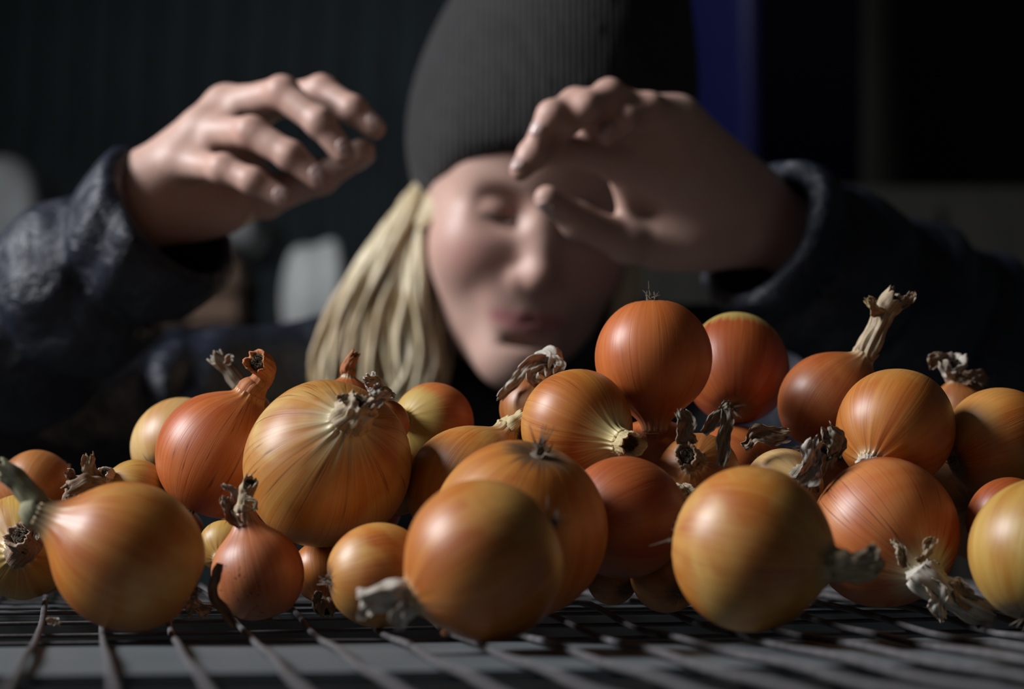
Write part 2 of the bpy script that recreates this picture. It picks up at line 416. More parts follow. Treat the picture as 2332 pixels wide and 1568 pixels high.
def bulb_mesh(c, R, axis, elong, neck_h, rn, seed, pucker=.05, squash=0.0):
    r = np.random.default_rng(seed); ns = 72
    prof = []
    a = R * elong
    for ph in np.linspace(-90, 52, 26):
        p = math.radians(ph); fl = 1 - .10 * math.exp(-((ph + 90) / 16) ** 2)
        prof.append((R * math.cos(p), a * math.sin(p) * fl, math.sin(p) * .80))
    p0 = np.array(prof[-1][:2]); p = math.radians(52); t0 = np.array([-R * math.sin(p), a * math.cos(p)]); t0 *= 1.15
    p1 = np.array([rn, a * (1 + neck_h)]); t1 = np.array([-.15 * rn, a * (.35 + neck_h)])
    for s in np.linspace(0, 1, 15)[1:]:
        h = (2 * s**3 - 3 * s**2 + 1) * p0 + (s**3 - 2 * s**2 + s) * t0 + (-2 * s**3 + 3 * s**2) * p1 + (s**3 - s**2) * t1
        prof.append((max(h[0], rn * .9), h[1], .63 + .45 * s))
    th = np.linspace(0, 2 * math.pi, ns, endpoint=False); ph = r.uniform(0, 6.28, 8)
    irr = .014 * np.sin(2 * th + ph[0]) + .010 * np.sin(3 * th + ph[1]) + .006 * np.sin(5 * th + ph[2])
    puck = np.sin(17 * th + ph[3] + .6 * np.sin(3 * th + ph[4])) + .6 * np.sin(29 * th + ph[5])
    ax = np.asarray(axis) / np.linalg.norm(axis)
    e1 = np.cross(ax, [.3, .2, .93]); e1 /= np.linalg.norm(e1); e2 = np.cross(ax, e1)
    vs = []; at = []
    for i, (rad, z, lat) in enumerate(prof):
        k = max(0, (lat - .55) / .5) ** 1.3 * pucker
        kr = max(0, (-lat - .66) / .14) * .03
        rr = rad * (1 + irr * min(1, rad / R * 1.2) + (k + kr) * puck)
        vs.append(c + np.outer(rr * np.cos(th), e1) + np.outer(rr * np.sin(th), e2) + ax * z)
        lt = lat / .80 if lat < 0 else lat
        at.append(np.stack([np.cos(th), np.sin(th), np.full(ns, lt)], -1))
    n = len(prof); vs = np.concatenate(vs); at = np.concatenate(at)
    fs = [[i * ns + k, i * ns + (k + 1) % ns, (i + 1) * ns + (k + 1) % ns, (i + 1) * ns + k] for i in range(n - 1) for k in range(ns)]
    fs.append([(n - 1) * ns + k for k in range(ns)])
    return vs, fs, at, c + ax * prof[-1][1], ax
def spline(pts, n):
    pts = [np.asarray(p, float) for p in pts]; q = [2 * pts[0] - pts[1]] + pts + [2 * pts[-1] - pts[-2]]; out = []; m = len(pts) - 1
    for t in np.linspace(0, m, n):
        i = min(int(t), m - 1); s = t - i; a, b, c, d = q[i:i + 4]
        out.append(.5 * ((2 * b) + (c - a) * s + (2 * a - 5 * b + 4 * c - d) * s * s + (3 * b - a - 3 * c + d) * s**3))
    return out
def stem_parts(path, rads, seed, ridges=9, amp=.10, ragged=.0022):
    """wrinkled dry neck swept along a path, ragged rim folding into a dark cut end"""
    r = np.random.default_rng(seed); ns, n = 40, 30; pts = spline(path, n)
    rad = np.interp(np.linspace(0, 1, n), np.linspace(0, 1, len(rads)), rads)
    th = np.linspace(0, 2 * math.pi, ns, endpoint=False); ph = r.uniform(0, 6.28, 10)
    T = [pts[min(i + 1, n - 1)] - pts[max(i - 1, 0)] for i in range(n)]; T = [t / np.linalg.norm(t) for t in T]
    a = np.cross(T[0], [.2, .35, .9]); a /= np.linalg.norm(a); vs = []; at = []; fs = []
    jag = r.normal(0, 1, ns); jag = (jag + np.roll(jag, 1) * .8 + np.roll(jag, 2) * .6 + 1.2 * np.sin(2 * np.linspace(0, 6.283, ns, endpoint=False) + 1)) * ragged * .42
    tw = r.uniform(-1.2, 1.2)
    def ring(p, t, a, rr, s, j=None):
        b = np.cross(t, a); x = p + np.outer(rr * np.cos(th), a) + np.outer(rr * np.sin(th), b)
        if j is not None: x = x + np.outer(j, t)
        vs.append(x); at.append(np.stack([np.cos(th), np.sin(th), np.full(ns, s)], -1))
    for i in range(n):
        a = a - T[i] * (a @ T[i]); a /= np.linalg.norm(a); s = i / (n - 1)
        w_ = amp * (.5 + .5 * math.sin(math.pi * min(1, s * 1.05)))
        m = 1 + w_ * (.55 * np.sin(ridges * th + ph[0] + tw * s * 3) + .40 * np.sin((ridges * 2 - 3) * th + ph[1] - s * 4) + .35 * np.sin((ridges * 3 + 1) * th + ph[6] + 5 * s)
              + .9 * np.sin(2 * th + ph[2] + 4 * s) + .7 * np.sin(3 * th + 11 * s + ph[4]) * np.sin(13 * s + ph[7]) + .5 * np.sin(4 * th - 17 * s + ph[8])) + .5 * amp * math.sin(14 * s + ph[3]) + .3 * amp * math.sin(31 * s + ph[5])
        if s < .12: m = 1 + (m - 1) * s / .12
        ring(pts[i], T[i], a, rad[i] * m, s * 3, jag * max(0, s - .75) * 4 if s > .75 else None)
    body_n = n
    e = pts[-1]; t = T[-1]; R1 = rad[-1]
    ring(e - t * R1 * .05, t, a, R1 * .80 * m, 3.2, jag); ring(e - t * R1 * .55, t, a, R1 * .62 * m, 3.3)
    N = body_n + 2
    V_ = np.concatenate(vs); A_ = np.concatenate(at)
    for i in range(N - 1):
        for k in range(ns): fs.append([i * ns + k, i * ns + (k + 1) % ns, (i + 1) * ns + (k + 1) % ns, (i + 1) * ns + k])
    # cut end: concentric dried leaf rings
    cv = []; cf = []; rings = [(.64, -.5), (.52, -.22), (.44, -.55), (.34, -.3), (.27, -.62), (.16, -.35), (.08, -.7)]
    b = np.cross(t, a)
    for q, (f, z) in enumerate(rings):
        jj = r.normal(0, .05, ns)
        cv.append(e + t * R1 * z + np.outer(R1 * f * (m + jj) * np.cos(th), a) + np.outer(R1 * f * (m + jj) * np.sin(th), b) + np.outer(r.normal(0, .05, ns) * R1, t))
    for i in range(len(rings) - 1):
        for k in range(ns): cf.append([i * ns + k, i * ns + (k + 1) % ns, (i + 1) * ns + (k + 1) % ns, (i + 1) * ns + k])
    cf.append([(len(rings) - 1) * ns + k for k in range(ns)])
    return V_, fs, A_, np.concatenate(cv), cf
def flap_mesh(path, width, seed, curl=.8):
    """a crumpled strip of papery skin"""
    r = np.random.default_rng(seed); n, m = 26, 13; pts = spline(path, n); vs = []; at = []
    ph = r.uniform(0, 6, 14); side = None; view = np.array([0, 1.0, .1])
    for i in range(n):
        t = pts[min(i + 1, n - 1)] - pts[max(i - 1, 0)]; t /= np.linalg.norm(t)
        s_ = np.cross(t, view); s_ /= np.linalg.norm(s_) + 1e-9
        if side is not None and s_ @ side < 0: s_ = -s_
        side = s_; nrm = np.cross(t, side); u = i / (n - 1)
        for k in range(m):
            q = (k / (m - 1) - .5) * 2
            edge = 1 + .13 * math.sin(5 * u + ph[0] + (2 if q > 0 else 0)) + .09 * math.sin(15 * u + ph[1] + (4 if q > 0 else 0)) + .05 * math.sin(37 * u + ph[2] + (1 if q > 0 else 0))
            w_ = width * .80 * edge * (1 - .35 * u ** 6) * (.7 + .3 * min(1, u * 5))
            cu = curl * (.8 + .5 * math.sin(4 * u + ph[3])); ang = q * cu
            cr = (math.sin(6 * u + 2.6 * q + ph[4]) * .09 + math.sin(11 * u - 4.5 * q + ph[5]) * .05 + abs(math.sin(7 * q + 4 * u + ph[6])) * .08 + math.sin(23 * u + 7 * q + ph[7]) * .035 + abs(math.sin(15 * u - 6 * q + ph[8])) * .05)
            vs.append(pts[i] + side * w_ * .5 * math.sin(ang) / max(math.sin(min(cu, 1.4)), .3) + nrm * (w_ * .5 * (1 - math.cos(ang)) + width * cr)
                      + t * width * (.10 * math.sin(4 * q + ph[9]) + .10 * math.sin(9 * q + ph[10])) * u + side * width * .10 * math.sin(8 * u + ph[11]))
            at.append((q, math.sin(q * 3), u * 3))
    vs = np.array(vs); n0 = len(vs)
    f = [[i * m + k, i * m + k + 1, (i + 1) * m + k + 1, (i + 1) * m + k] for i in range(n - 1) for k in range(m - 1)]
    # give the papery skin a real thickness
    nr = np.zeros_like(vs)
    for q in f:
        g = np.cross(vs[q[1]] - vs[q[0]], vs[q[3]] - vs[q[0]]); nr[q] += g
    nr /= np.linalg.norm(nr, axis=1)[:, None] + 1e-12
    allv = np.concatenate([vs + nr * .00022, vs - nr * .00022]); ff = f + [[x + n0 for x in q][::-1] for q in f]
    edge = [i * m for i in range(n)] + [(n - 1) * m + k for k in range(1, m)] + [i * m + m - 1 for i in range(n - 2, -1, -1)] + [k for k in range(m - 2, 0, -1)]
    for i in range(len(edge)):
        p, q = edge[i], edge[(i + 1) % len(edge)]; ff.append([q, p, p + n0, q + n0])
    return allv, ff, np.array(at + at)
def root_mesh(p, ax, R, seed, n=16, ln=.22):
    r = np.random.default_rng(seed); vs = []; fs = []
    e1 = np.cross(ax, [.3, .2, .93]); e1 /= np.linalg.norm(e1); e2 = np.cross(ax, e1)
    for k in range(n):
        a = r.uniform(0, 6.28); q = r.uniform(0, .07) * R; st = p + ax * R * .06 + q * (math.cos(a) * e1 + math.sin(a) * e2)
        d = -ax + .9 * r.normal(size=3) * .6; d /= np.linalg.norm(d); L = R * ln * r.uniform(.5, 1.2)
        mid = st - ax * R * .08 + d * L * .4; end = mid + (d + .7 * r.normal(size=3)) * L * .5
        v, f = tube_pts([st, mid, end], [R * .018, R * .014, R * .004], 5); b = len(vs); vs += v; fs += [[x + b for x in y] for y in f]
    # root plate
    v, f = tube_pts([p - ax * R * .03, p + ax * R * .0, p + ax * R * .06], [R * .07, R * .12, R * .13], 14); b = len(vs); vs += v; fs += [[x + b for x in y] for y in f]
    return vs, fs
onion_no = [0]
def onion(label, px, py, d, Rpx, axis, tone, elong=1.0, neck_h=.16, rn=.20, path=None, rads=None, dry='tan', flaps=(), root=True, group=None,
          patch=.45, vein=.5, spots=0.0, pucker=.05, necktan=None, name='onion', world=None, ridges=9, amp=.10, cat='onion', neck_from=.80):
    onion_no[0] += 1; seed = onion_no[0] * 7 + 3
    if world is None: c = P(px, py, d); R = Rpx * d / F
    else: c = np.array(world[:3]); R = world[3]
    ax = V(*axis)
    o = tag(empty(name, c - np.array([0, 0, R])), label, cat, group or 'onions heaped on the wire rack')
    nt = necktan or {'yellow': (.62, .50, .26), 'pale': (.62, .52, .34)}.get(tone, (.52, .36, .19))
    vs, fs, at, nb, ax = bulb_mesh(c, R * .985, ax, elong, neck_h, rn * R, seed, pucker)
    mesh_obj('bulb', vs, fs, skin_mat(tone, seed, patch, vein, spots, nt, neck_from), o, c, attrs={'skin_co': ('FLOAT_VECTOR', at)})
    if path:
        s = d / F
        pts = [nb - ax * rn * R * .25, nb + ax * rn * R * .15] + [P(x, y, d - tw) for x, y, tw in path]
        rd = [rn * R * 1.01, rn * R * 1.0] + [q * s for q in rads]
        sv, sf, sa, cv, cf = stem_parts(pts, rd, seed, ridges, amp)
        st = mesh_obj('stem', sv, sf, DRY[dry], o, nb, attrs={'skin_co': ('FLOAT_VECTOR', sa)})
        mesh_obj('cut_end', cv, cf, M_pith, st, nb)
        for k, fl in enumerate(flaps):
            fp = [P(x, y, d - tw) for x, y, tw in fl[1]]
            fv, ff, fa = flap_mesh(fp, fl[0] * s, seed + k * 13, fl[3] if len(fl) > 3 else .9)
            mesh_obj('papery_skin', fv, ff, DRY[fl[2]], o, fp[0], attrs={'skin_co': ('FLOAT_VECTOR', fa)})
    else:
        pts = [nb - ax * rn * R * .25, nb + ax * rn * R * .15, nb + ax * rn * R * 1.0]
        sv, sf, sa, cv, cf = stem_parts(pts, [rn * R * 1.01, rn * R, rn * R * .9], seed, ridges, amp, .0012)
        st = mesh_obj('stem', sv, sf, DRY[dry], o, nb, attrs={'skin_co': ('FLOAT_VECTOR', sa)})
        mesh_obj('cut_end', cv, cf, M_pith, st, nb)
    if root:
        rp = c - ax * R * .985 * elong * .90
        rv, rf = root_mesh(rp, ax, R, seed); mesh_obj('root_tuft', rv, rf, M_root, o, rp)
    return o
onion('blurred amber onion at front left with a thick grey-green neck pointing up left', 292, 1268, .983, 170, (-.82, .42, .12), 'amber', 1.06, .30, .21,
      [(84, 1148, .004), (60, 1116, .004), (34, 1088, .004), (0, 1066, .004)], [31, 28, 27, 25], 'green', patch=.7, vein=.1, name='onion', ridges=5, amp=.05)
onion('yellow onion cut by the left edge with its cut neck facing the viewer', 50, 1243, 1.14, 122, (.14, -.02, .97), 'yellow', .95, .22, .26,
      [(64, 1232, .033), (50, 1222, .037), (36, 1215, .041)], [34, 32, 31], 'brown', [(26, [(70, 1200, .036), (85, 1205, .04), (92, 1225, .043)], 'grey')], pucker=.09, vein=.9)
onion('orange onion behind the front left amber onion, its dry brown neck split into ragged tufts', 300, 1225, 1.08, 122, (-.50, .75, .43), 'orange', 1.0, .16, .2,
      [(212, 1112, .016), (188, 1110, .019), (158, 1124, .023)], [28, 30, 30], 'brown',
      [(42, [(225, 1118, .012), (212, 1075, .014), (200, 1035, .016)], 'tan', .9), (30, [(180, 1105, .02), (165, 1085, .021), (150, 1075, .022)], 'brown', .9), (26, [(165, 1125, .022), (160, 1145, .023), (148, 1152, .023)], 'grey', .9)], ridges=7, amp=.13)
onion('orange brown onion at the far left, smooth top rising above the yellow one', 85, 1120, 1.1795, 97, (.3, .45, -.85), 'brown', .95, vein=.2)
onion('small olive yellow onion with a pale neck scar, below the glossy pale onion at left', 310, 1118, 1.125, 74, (-.72, .45, .50), 'yellow', 1.0, .14, .2,
      [(244, 1079, .012), (236, 1077, .015)], [16, 16], 'white', pucker=.08)
onion('pale glossy onion half hidden behind the tall-necked orange onion', 412, 1018, 1.1945, 116, (.3, .50, -.8), 'pale', 1.0, patch=.5, vein=.2)
onion('small hidden onion showing only a thin grey neck leaning left behind the tall-necked orange onion', 560, 955, 1.1795, 68, (-.12, .95, 0), 'brown', 1.0, .2, .26,
      [(545, 872, .0), (520, 840, .0), (492, 812, .0)], [18, 17, 20], 'grey', [(18, [(515, 828, .004), (525, 815, .006), (532, 814, .008)], 'white', 1.2)])
onion('glossy orange onion with a tall curved open-ended neck', 497, 1036, 1.117, 146, (.47, .88, .02), 'orange', 1.0, .12, .24,
      [(590, 872, .0), (603, 852, .002), (601, 834, .008), (582, 820, .017)], [23, 23, 27, 28], 'orange', patch=.3, vein=.9, pucker=.05, necktan=(.52, .20, .05), ridges=9, amp=.05)
onion('largest golden onion at left centre, its frayed pale neck turned up right', 745, 1056, 1.0715, 195, (.30, .50, .81), 'golden', .97, .13, .20,
      [(815, 936, .042), (822, 922, .044), (828, 908, .045)], [35, 34, 38], 'tan',
      [(30, [(840, 925, .044), (868, 905, .043), (886, 900, .04)], 'white', .9), (26, [(800, 915, .046), (785, 905, .046), (772, 910, .046)], 'tan', .9), (24, [(850, 905, .044), (855, 890, .043), (862, 880, .04)], 'white', .8)],
      patch=.75, vein=1.0, pucker=.10, necktan=(.58, .46, .26), ridges=9, amp=.14, neck_from=.68)
onion('hidden onion with a thin red dry neck rising behind the largest golden onion', 790, 930, 1.158, 70, (.05, .98, 0), 'red', 1.0, .15, .22,
      [(790, 842, .0), (796, 826, .0), (808, 808, 0)], [16, 14, 11], 'orange', [(14, [(800, 825, 0), (808, 812, 0), (815, 805, 0)], 'brown', .9)])
onion('hidden onion, crumpled white papery neck at the right shoulder of the largest golden onion', 875, 965, 1.115, 58, (-.25, .95, .1), 'brown', 1.0, .2, .26,
      [(855, 886, .002), (851, 872, .004), (845, 858, .006)], [20, 19, 17], 'white', [(34, [(862, 890, .004), (850, 870, .008), (828, 862, .01)], 'white', .9), (26, [(868, 895, .004), (885, 890, .006), (893, 905, .008)], 'tan', .9)], amp=.13)
onion('small shallot-shaped onion with dark specks and a slim upright neck', 588, 1306, 1.035, 108, (-.22, .97, .02), 'shallot', 1.02, .34, .22,
      [(556, 1150, .0), (562, 1120, .0), (572, 1095, .004)], [19, 17, 18], 'tan',
      [(34, [(548, 1195, .006), (520, 1160, .006), (512, 1130, .006)], 'brown', .8), (18, [(535, 1140, .006), (530, 1115, .007), (506, 1104, .008)], 'white', .9), (14, [(560, 1130, .005), (578, 1140, .006), (584, 1160, .006)], 'tan', .8)], patch=.3, vein=.2, spots=.9, necktan=(.50, .27, .16), name='onion')
onion('small yellow onion wedged behind the speckled shallot-shaped onion', 512, 1244, 1.065, 62, (-.1, -.35, .92), 'yellow', .95, .14, .2, vein=1.0, pucker=.09)
onion('small amber onion half hidden behind the speckled one, brown papery neck hanging down', 735, 1300, 1.0875, 72, (.05, -.80, .55), 'amber', 1.0, .2, .28,
      [(738, 1379, .012), (741, 1394, .012)], [25, 23], 'brown', [(24, [(728, 1345, .016), (722, 1370, .016), (735, 1395, .014)], 'grey', .9)], spots=.6, amp=.13)
onion('small pale-cheeked onion standing in front of the big centre pile, behind a white neck', 862, 1308, 1.015, 120, (.97, .12, -.22), 'amber', 1.02, patch=.8, vein=.25)
onion('large blurred amber onion lowest at the front centre, white papery neck pointing left', 1103, 1275, .9184, 188, (-.83, -.42, .20), 'amber', .97, .13, .19,
      [(918, 1352, .008), (875, 1358, .010), (828, 1372, .012)], [31, 31, 34], 'white',
      [(40, [(905, 1370, .014), (905, 1400, .015), (908, 1430, .014)], 'white', .8), (24, [(840, 1375, .016), (825, 1395, .016), (822, 1408, .016)], 'white', .9)], patch=.55, vein=.12, ridges=6, amp=.15)
onion('large orange brown onion directly behind the lowest front onion', 1180, 1206, 1.0006, 208, (-.25, -.90, -.30), 'amber', 1.0, patch=.3, vein=.25)
onion('yellow onion left of the large orange brown one, pale neck leaf at its top', 1070, 1114, 1.09, 148, (.50, .74, -.40), 'amber', 1.0, .2, .22,
      [(1174, 966, -.012), (1200, 944, -.012)], [24, 20], 'yellow', patch=.6, vein=.3)
onion('blurred yellow onion with red sides behind the largest golden onion', 985, 966, 1.155, 98, (-.62, .15, .76), 'orange', .95, .12, .2,
      [(915, 948, .019), (909, 946, .021)], [18, 18], 'grey', patch=.5, vein=.1, necktan=(.54, .35, .09), neck_from=.38)
onion('golden onion whose yellow puckered neck points right and ends in a dark cut', 1314, 970, 1.10, 132, (.60, -.20, .77), 'amber', .97, .30, .21,
      [(1426, 1007, .030), (1442, 1013, .034)], [26, 31], 'yellow', patch=.5, vein=.7, pucker=.12, necktan=(.68, .54, .24), ridges=11, amp=.08, neck_from=.60)
onion('hidden onion with a long pale neck that arches over to the left', 1215, 930, 1.145, 78, (.05, .97, -.1), 'brown', 1.0, .15, .22,
      [(1226, 830, .0), (1240, 818, .002), (1255, 818, .004), (1252, 838, .006)], [18, 24, 26, 18], 'white',
      [(34, [(1240, 820, .006), (1200, 832, .01), (1172, 868, .012), (1138, 910, .014)], 'white', 1.2), (34, [(1225, 818, .006), (1215, 850, .010), (1225, 870, .010)], 'white', 1.0), (26, [(1255, 810, .008), (1275, 830, .009), (1268, 850, .01)], 'white', 1.2)], amp=.13)
onion('bright orange onion topmost on the pile, root tuft pointing straight up', 1487, 813, 1.126, 137, (.02, -.98, .15), 'orange', 1.0, .3, .2, patch=.15, vein=.35, dry='orange', necktan=(.50, .2, .1))
onion('dark onion with a yellow top right behind the topmost orange onion', 1678, 838, 1.195, 122, (.10, .72, -.68), 'red', 1.12, .05, .16, patch=.1, vein=.6, necktan=(.50, .36, .10), neck_from=.22)
onion('deep orange onion in the shadow right of the large orange brown one', 1420, 1178, 1.0435, 142, (.80, .25, -.5), 'red', 1.03, patch=.2, vein=.25)
onion('shadowed onion with a torn papery neck facing the viewer below the topmost onion', 1590, 1085, 1.085, 100, (-.18, .36, .92), 'brown', 1.0, .14, .26,
      [(1567, 1040, .024), (1562, 1034, .029)], [28, 27], 'brown',
      [(52, [(1575, 1010, .026), (1560, 975, .028), (1552, 935, .028)], 'grey', .8), (30, [(1600, 985, .026), (1635, 945, .026), (1655, 915, .024)], 'grey', .9), (38, [(1650, 930, .026), (1652, 985, .026), (1640, 1060, .028)], 'grey', 1.0), (60, [(1690, 1015, .0), (1730, 990, .0), (1795, 985, .0)], 'brown', .5)], amp=.13)
onion('small pale onion in the middle right gap with a folded grey papery neck', 1785, 1108, 1.095, 90, (.36, .20, .90), 'pale', 1.0, .16, .26,
      [(1835, 1085, .026), (1862, 1050, .032), (1880, 1025, .036)], [30, 30, 28], 'grey',
      [(64, [(1825, 1105, .034), (1845, 1060, .040), (1862, 1000, .040)], 'white', .9), (52, [(1905, 1040, .034), (1900, 1000, .036), (1880, 975, .036)], 'grey', 1.1)], amp=.25, vein=.2)
onion('large blurred golden onion at the front right, beige neck pointing right', 1712, 1249, .963, 189, (.88, -.14, .42), 'amber', .98, .14, .19,
      [(1915, 1288, .020), (1945, 1292, .020), (1985, 1284, .018)], [31, 32, 31], 'tan', [(36, [(1960, 1280, .022), (1985, 1258, .022), (1990, 1240, .022)], 'tan', .9), (28, [(1985, 1300, .022), (2000, 1292, .022), (2008, 1275, .022)], 'yellow', .8)], patch=.8, vein=.15, ridges=7, amp=.14)
onion('orange onion with wrinkled veins and a long frayed white neck trailing right on the mesh', 2015, 1212, 1.06, 172, (.38, -.46, .80), 'orange', 1.0, .14, .22,
      [(2095, 1300, .034), (2140, 1340, .034), (2195, 1378, .030), (2255, 1402, .024)], [34, 33, 32, 22], 'white',
      [(46, [(2110, 1320, .040), (2135, 1360, .040), (2142, 1410, .038)], 'white', .9), (50, [(2160, 1330, .038), (2185, 1345, .038), (2215, 1370, .034)], 'brown', 1.0), (30, [(2065, 1290, .040), (2050, 1255, .040), (2035, 1230, .038)], 'tan', .5), (34, [(2090, 1280, .042), (2110, 1255, .040), (2125, 1225, .036)], 'tan', .5)],
      patch=.6, vein=1.0, pucker=.08, ridges=8, amp=.22, necktan=(.56, .46, .28), neck_from=.66)
onion('round golden onion at right, leaning on the wrinkled orange one', 2040, 975, 1.099, 139, (-.50, -.52, .69), 'amber', 1.0, .1, .2, patch=.5, vein=.3, pucker=.1, dry='white')
onion('reddish onion with a long dry neck rising high at upper right', 1893, 922, 1.155, 122, (.55, .82, -.02), 'red', 1.0, .16, .20,
      [(1975, 795, .0), (2000, 745, .0), (2018, 705, .0), (2045, 672, .002)], [24, 23, 26, 30], 'tan', [(32, [(2010, 715, .004), (1990, 700, .006), (1972, 680, .006)], 'yellow', .8), (30, [(2045, 690, .004), (2068, 685, .004), (2072, 665, .004)], 'brown', 1.0)], patch=.35, vein=.2, amp=.16)
onion('golden brown onion cut by the right edge, upper of the pile', 2278, 1008, 1.115, 128, (.9, .35, -.25), 'amber', 1.02, patch=.35, vein=.2)
onion('hidden onion with a crumpled white papery neck behind the golden brown one at right', 2190, 945, 1.195, 80, (-.12, .97, .1), 'brown', 1.0, .14, .24,
      [(2173, 848, .002), (2168, 834, .003), (2172, 815, .005)], [27, 32, 34], 'white', [(34, [(2160, 815, .006), (2135, 812, .008), (2118, 835, .008)], 'tan', 1.0), (40, [(2185, 865, .008), (2215, 855, .010), (2245, 868, .008)], 'brown', .9)], amp=.13)
onion('dark shaded onion in the gap at the right edge', 2300, 1185, 1.0595, 100, (.8, .5, -.3), 'red', 1.0, vein=.2)
onion('yellow-topped onion cut by the right edge at the front', 2372, 1256, 1.0, 168, (.25, .92, -.28), 'yellow', 1.0, patch=.6, vein=.15)
onion('small brown onion low on the mesh in the shade, dark root scar facing out', 1520, 1308, 1.0669, 87, (-.28, .40, -.87), 'brown', 1.0, vein=.2)
onion('tiny onion low on the mesh under the deep orange one', 1395, 1318, 1.079, 59, (-.5, .3, -.8), 'brown', 1.0, vein=.2)
FILL = [(0.0674, 1.1361, 1.2117, 0.0295), (0.1101, 1.1909, 1.2124, 0.0279), (0.152, 1.1545, 1.1925, 0.0293), (-0.0791, 1.1567, 1.2033, 0.0279), (0.0101, 1.1446, 1.1984, 0.0293), (0.2261, 1.1886, 1.2002, 0.027), (-0.1229, 1.1836, 1.2059, 0.0224), (-0.0549, 1.1201, 1.211, 0.016), (-0.0337, 1.1582, 1.2019, 0.0162), (0.1833, 1.1131, 1.1898, 0.0203), (0.2335, 1.117, 1.1791, 0.0239), (-0.173, 1.1976, 1.181, 0.023), (-0.1184, 1.119, 1.1769, 0.0199), (0.0977, 1.0959, 1.1756, 0.0211), (0.0974, 1.0581, 1.1902, 0.0189), (0.1333, 1.1118, 1.1777, 0.0175), (-0.0141, 1.0658, 1.1689, 0.0169), (-0.1744, 1.1278, 1.1738, 0.0178), (-0.2313, 1.1968, 1.1721, 0.0164), (0.0185, 1.0698, 1.1745, 0.016), (0.2368, 1.0456, 1.1678, 0.0163), (0.2441, 1.0775, 1.1732, 0.0166), (-0.1677, 1.0451, 1.1685, 0.0175), (0.0907, 1.1338, 1.1718, 0.0161), (0.1148, 1.1731, 1.1718, 0.0161), (-0.0601, 1.1297, 1.1723, 0.0168), (-0.0558, 1.1774, 1.1715, 0.016), (0.0496, 1.17, 1.1773, 0.0216), (-0.0277, 1.1438, 1.1719, 0.0163), (0.2681, 1.2081, 1.179, 0.0234), (0.187, 1.1928, 1.1748, 0.0192), (-0.1221, 1.2042, 1.1721, 0.0166), (-0.1213, 1.1629, 1.1726, 0.0163), (-0.0176, 1.18, 1.1765, 0.0204)]
fr = random.Random(2)
for q in FILL:
    onion('onion buried under the pile, hidden by the onions in front of it', 0, 0, float(np.linalg.norm(np.array(q[:3]) - CAM)), 0, (fr.uniform(-.6, .6), fr.uniform(-.5, .1), -.8), fr.choice(['orange', 'red', 'brown', 'amber']),
          .97, .08, .16, world=q, group='onions buried under the pile', vein=.2)
# loose scraps of onion skin on the mesh
def scrap(label, pts, wpx, d, mat, seed):
    fp = [P(x, y, d) for x, y in pts]
    zlow = mesh_z(fp[0][1]) + .0012; m = min(p[2] for p in fp); fp = [p + np.array([0, 0, zlow - m]) for p in fp]
    v, f, a = flap_mesh(fp, wpx * d / F, seed, .9); z = v[:, 2].min(); v[:, 2] += mesh_z(fp[0][1]) + .0001 - z
    o = mesh_obj('skin_scrap', v, f, DRY[mat], None, fp[0], attrs={'skin_co': ('FLOAT_VECTOR', a)})
    tag(o, label, 'onion skin', 'loose scraps of onion skin')
scrap('white scrap of onion skin on the wires at lower left', [(108, 1424), (122, 1420), (136, 1426)], 22, F * .0545 / 296, 'white', 5)
scrap('crinkled pale scrap of onion skin under the front left onion', [(425, 1398), (450, 1390), (482, 1396)], 44, 1.05, 'tan', 6)
scrap('tiny orange shred of onion skin beside the lowest front onion', [(1006, 1446), (1016, 1440), (1024, 1446)], 14, F * .0545 / 318, 'orange', 7)
scrap('dark shrivelled strip of onion skin standing between the front left and the speckled onion', [(500, 1272), (494, 1300), (488, 1345), (512, 1385), (536, 1412)], 30, 1.0, 'brown', 8)

# ------------------------------------------------------------------ woman: signed-distance body, meshed by surface nets
A_ = lambda x: np.asarray(x, float)
def rc(a, b, ra, rb, k=.004, op='+'): a, b = A_(a), A_(b); return ('rc', (a, b, ra, rb), k, op, (a + b) / 2, np.linalg.norm(b - a) / 2 + max(ra, rb))
def el(c, r, k=.004, op='+', M=None): r = A_(r); return ('el', (A_(c), r, np.eye(3) if M is None else M), k, op, A_(c), r.max())
def plane(p, n, k=.002): return ('pl', (A_(p), A_(n) / np.linalg.norm(n)), k, '&', A_(p), 1e9)
def group(ops, k=.004, op='+', fn=None):
    c = np.mean([o[4] for o in ops if o[5] < 1e8], axis=0); R = max(np.linalg.norm(o[4] - c) + o[5] for o in ops if o[5] < 1e8)
    return ('gr', (ops, fn), k, op, c, R)
def smin(a, b, k):
    h = np.maximum(k - np.abs(a - b), 0) / k; return np.minimum(a, b) - h * h * k * .25
def prim(o, p):
    t, q = o[0], o[1]
    if t == 'rc':
        a, b, ra, rb = q; ba = b - a; h = np.clip(((p - a) @ ba) / (ba @ ba), 0, 1)
        return np.linalg.norm(p - a - h[:, None] * ba, axis=1) - (ra + (rb - ra) * h)
    if t == 'el':
        c, r, M = q; x = (p - c) @ M; k0 = np.linalg.norm(x / r, axis=1); k1 = np.linalg.norm(x / (r * r), axis=1)
        return k0 * (k0 - 1) / (k1 + 1e-9)
    if t == 'pl': return (p - q[0]) @ q[1]
    if t == 'gr':
        d = evals(q[0], p); return d + q[1](p) if q[1] else d
def evals(ops, p, ctr=None, rad=None):
    d = np.full(len(p), 1.0)
    for o in ops:
        if ctr is not None and o[3] == '+' and np.linalg.norm(ctr - o[4]) > rad + o[5] + o[2] + .03: continue
        x = prim(o, p); k = o[2]
        if o[3] == '+': d = smin(d, x, k)
        elif o[3] == '-': d = -smin(-d, x, k)
        else: d = -smin(-d, -x, k)
    return d
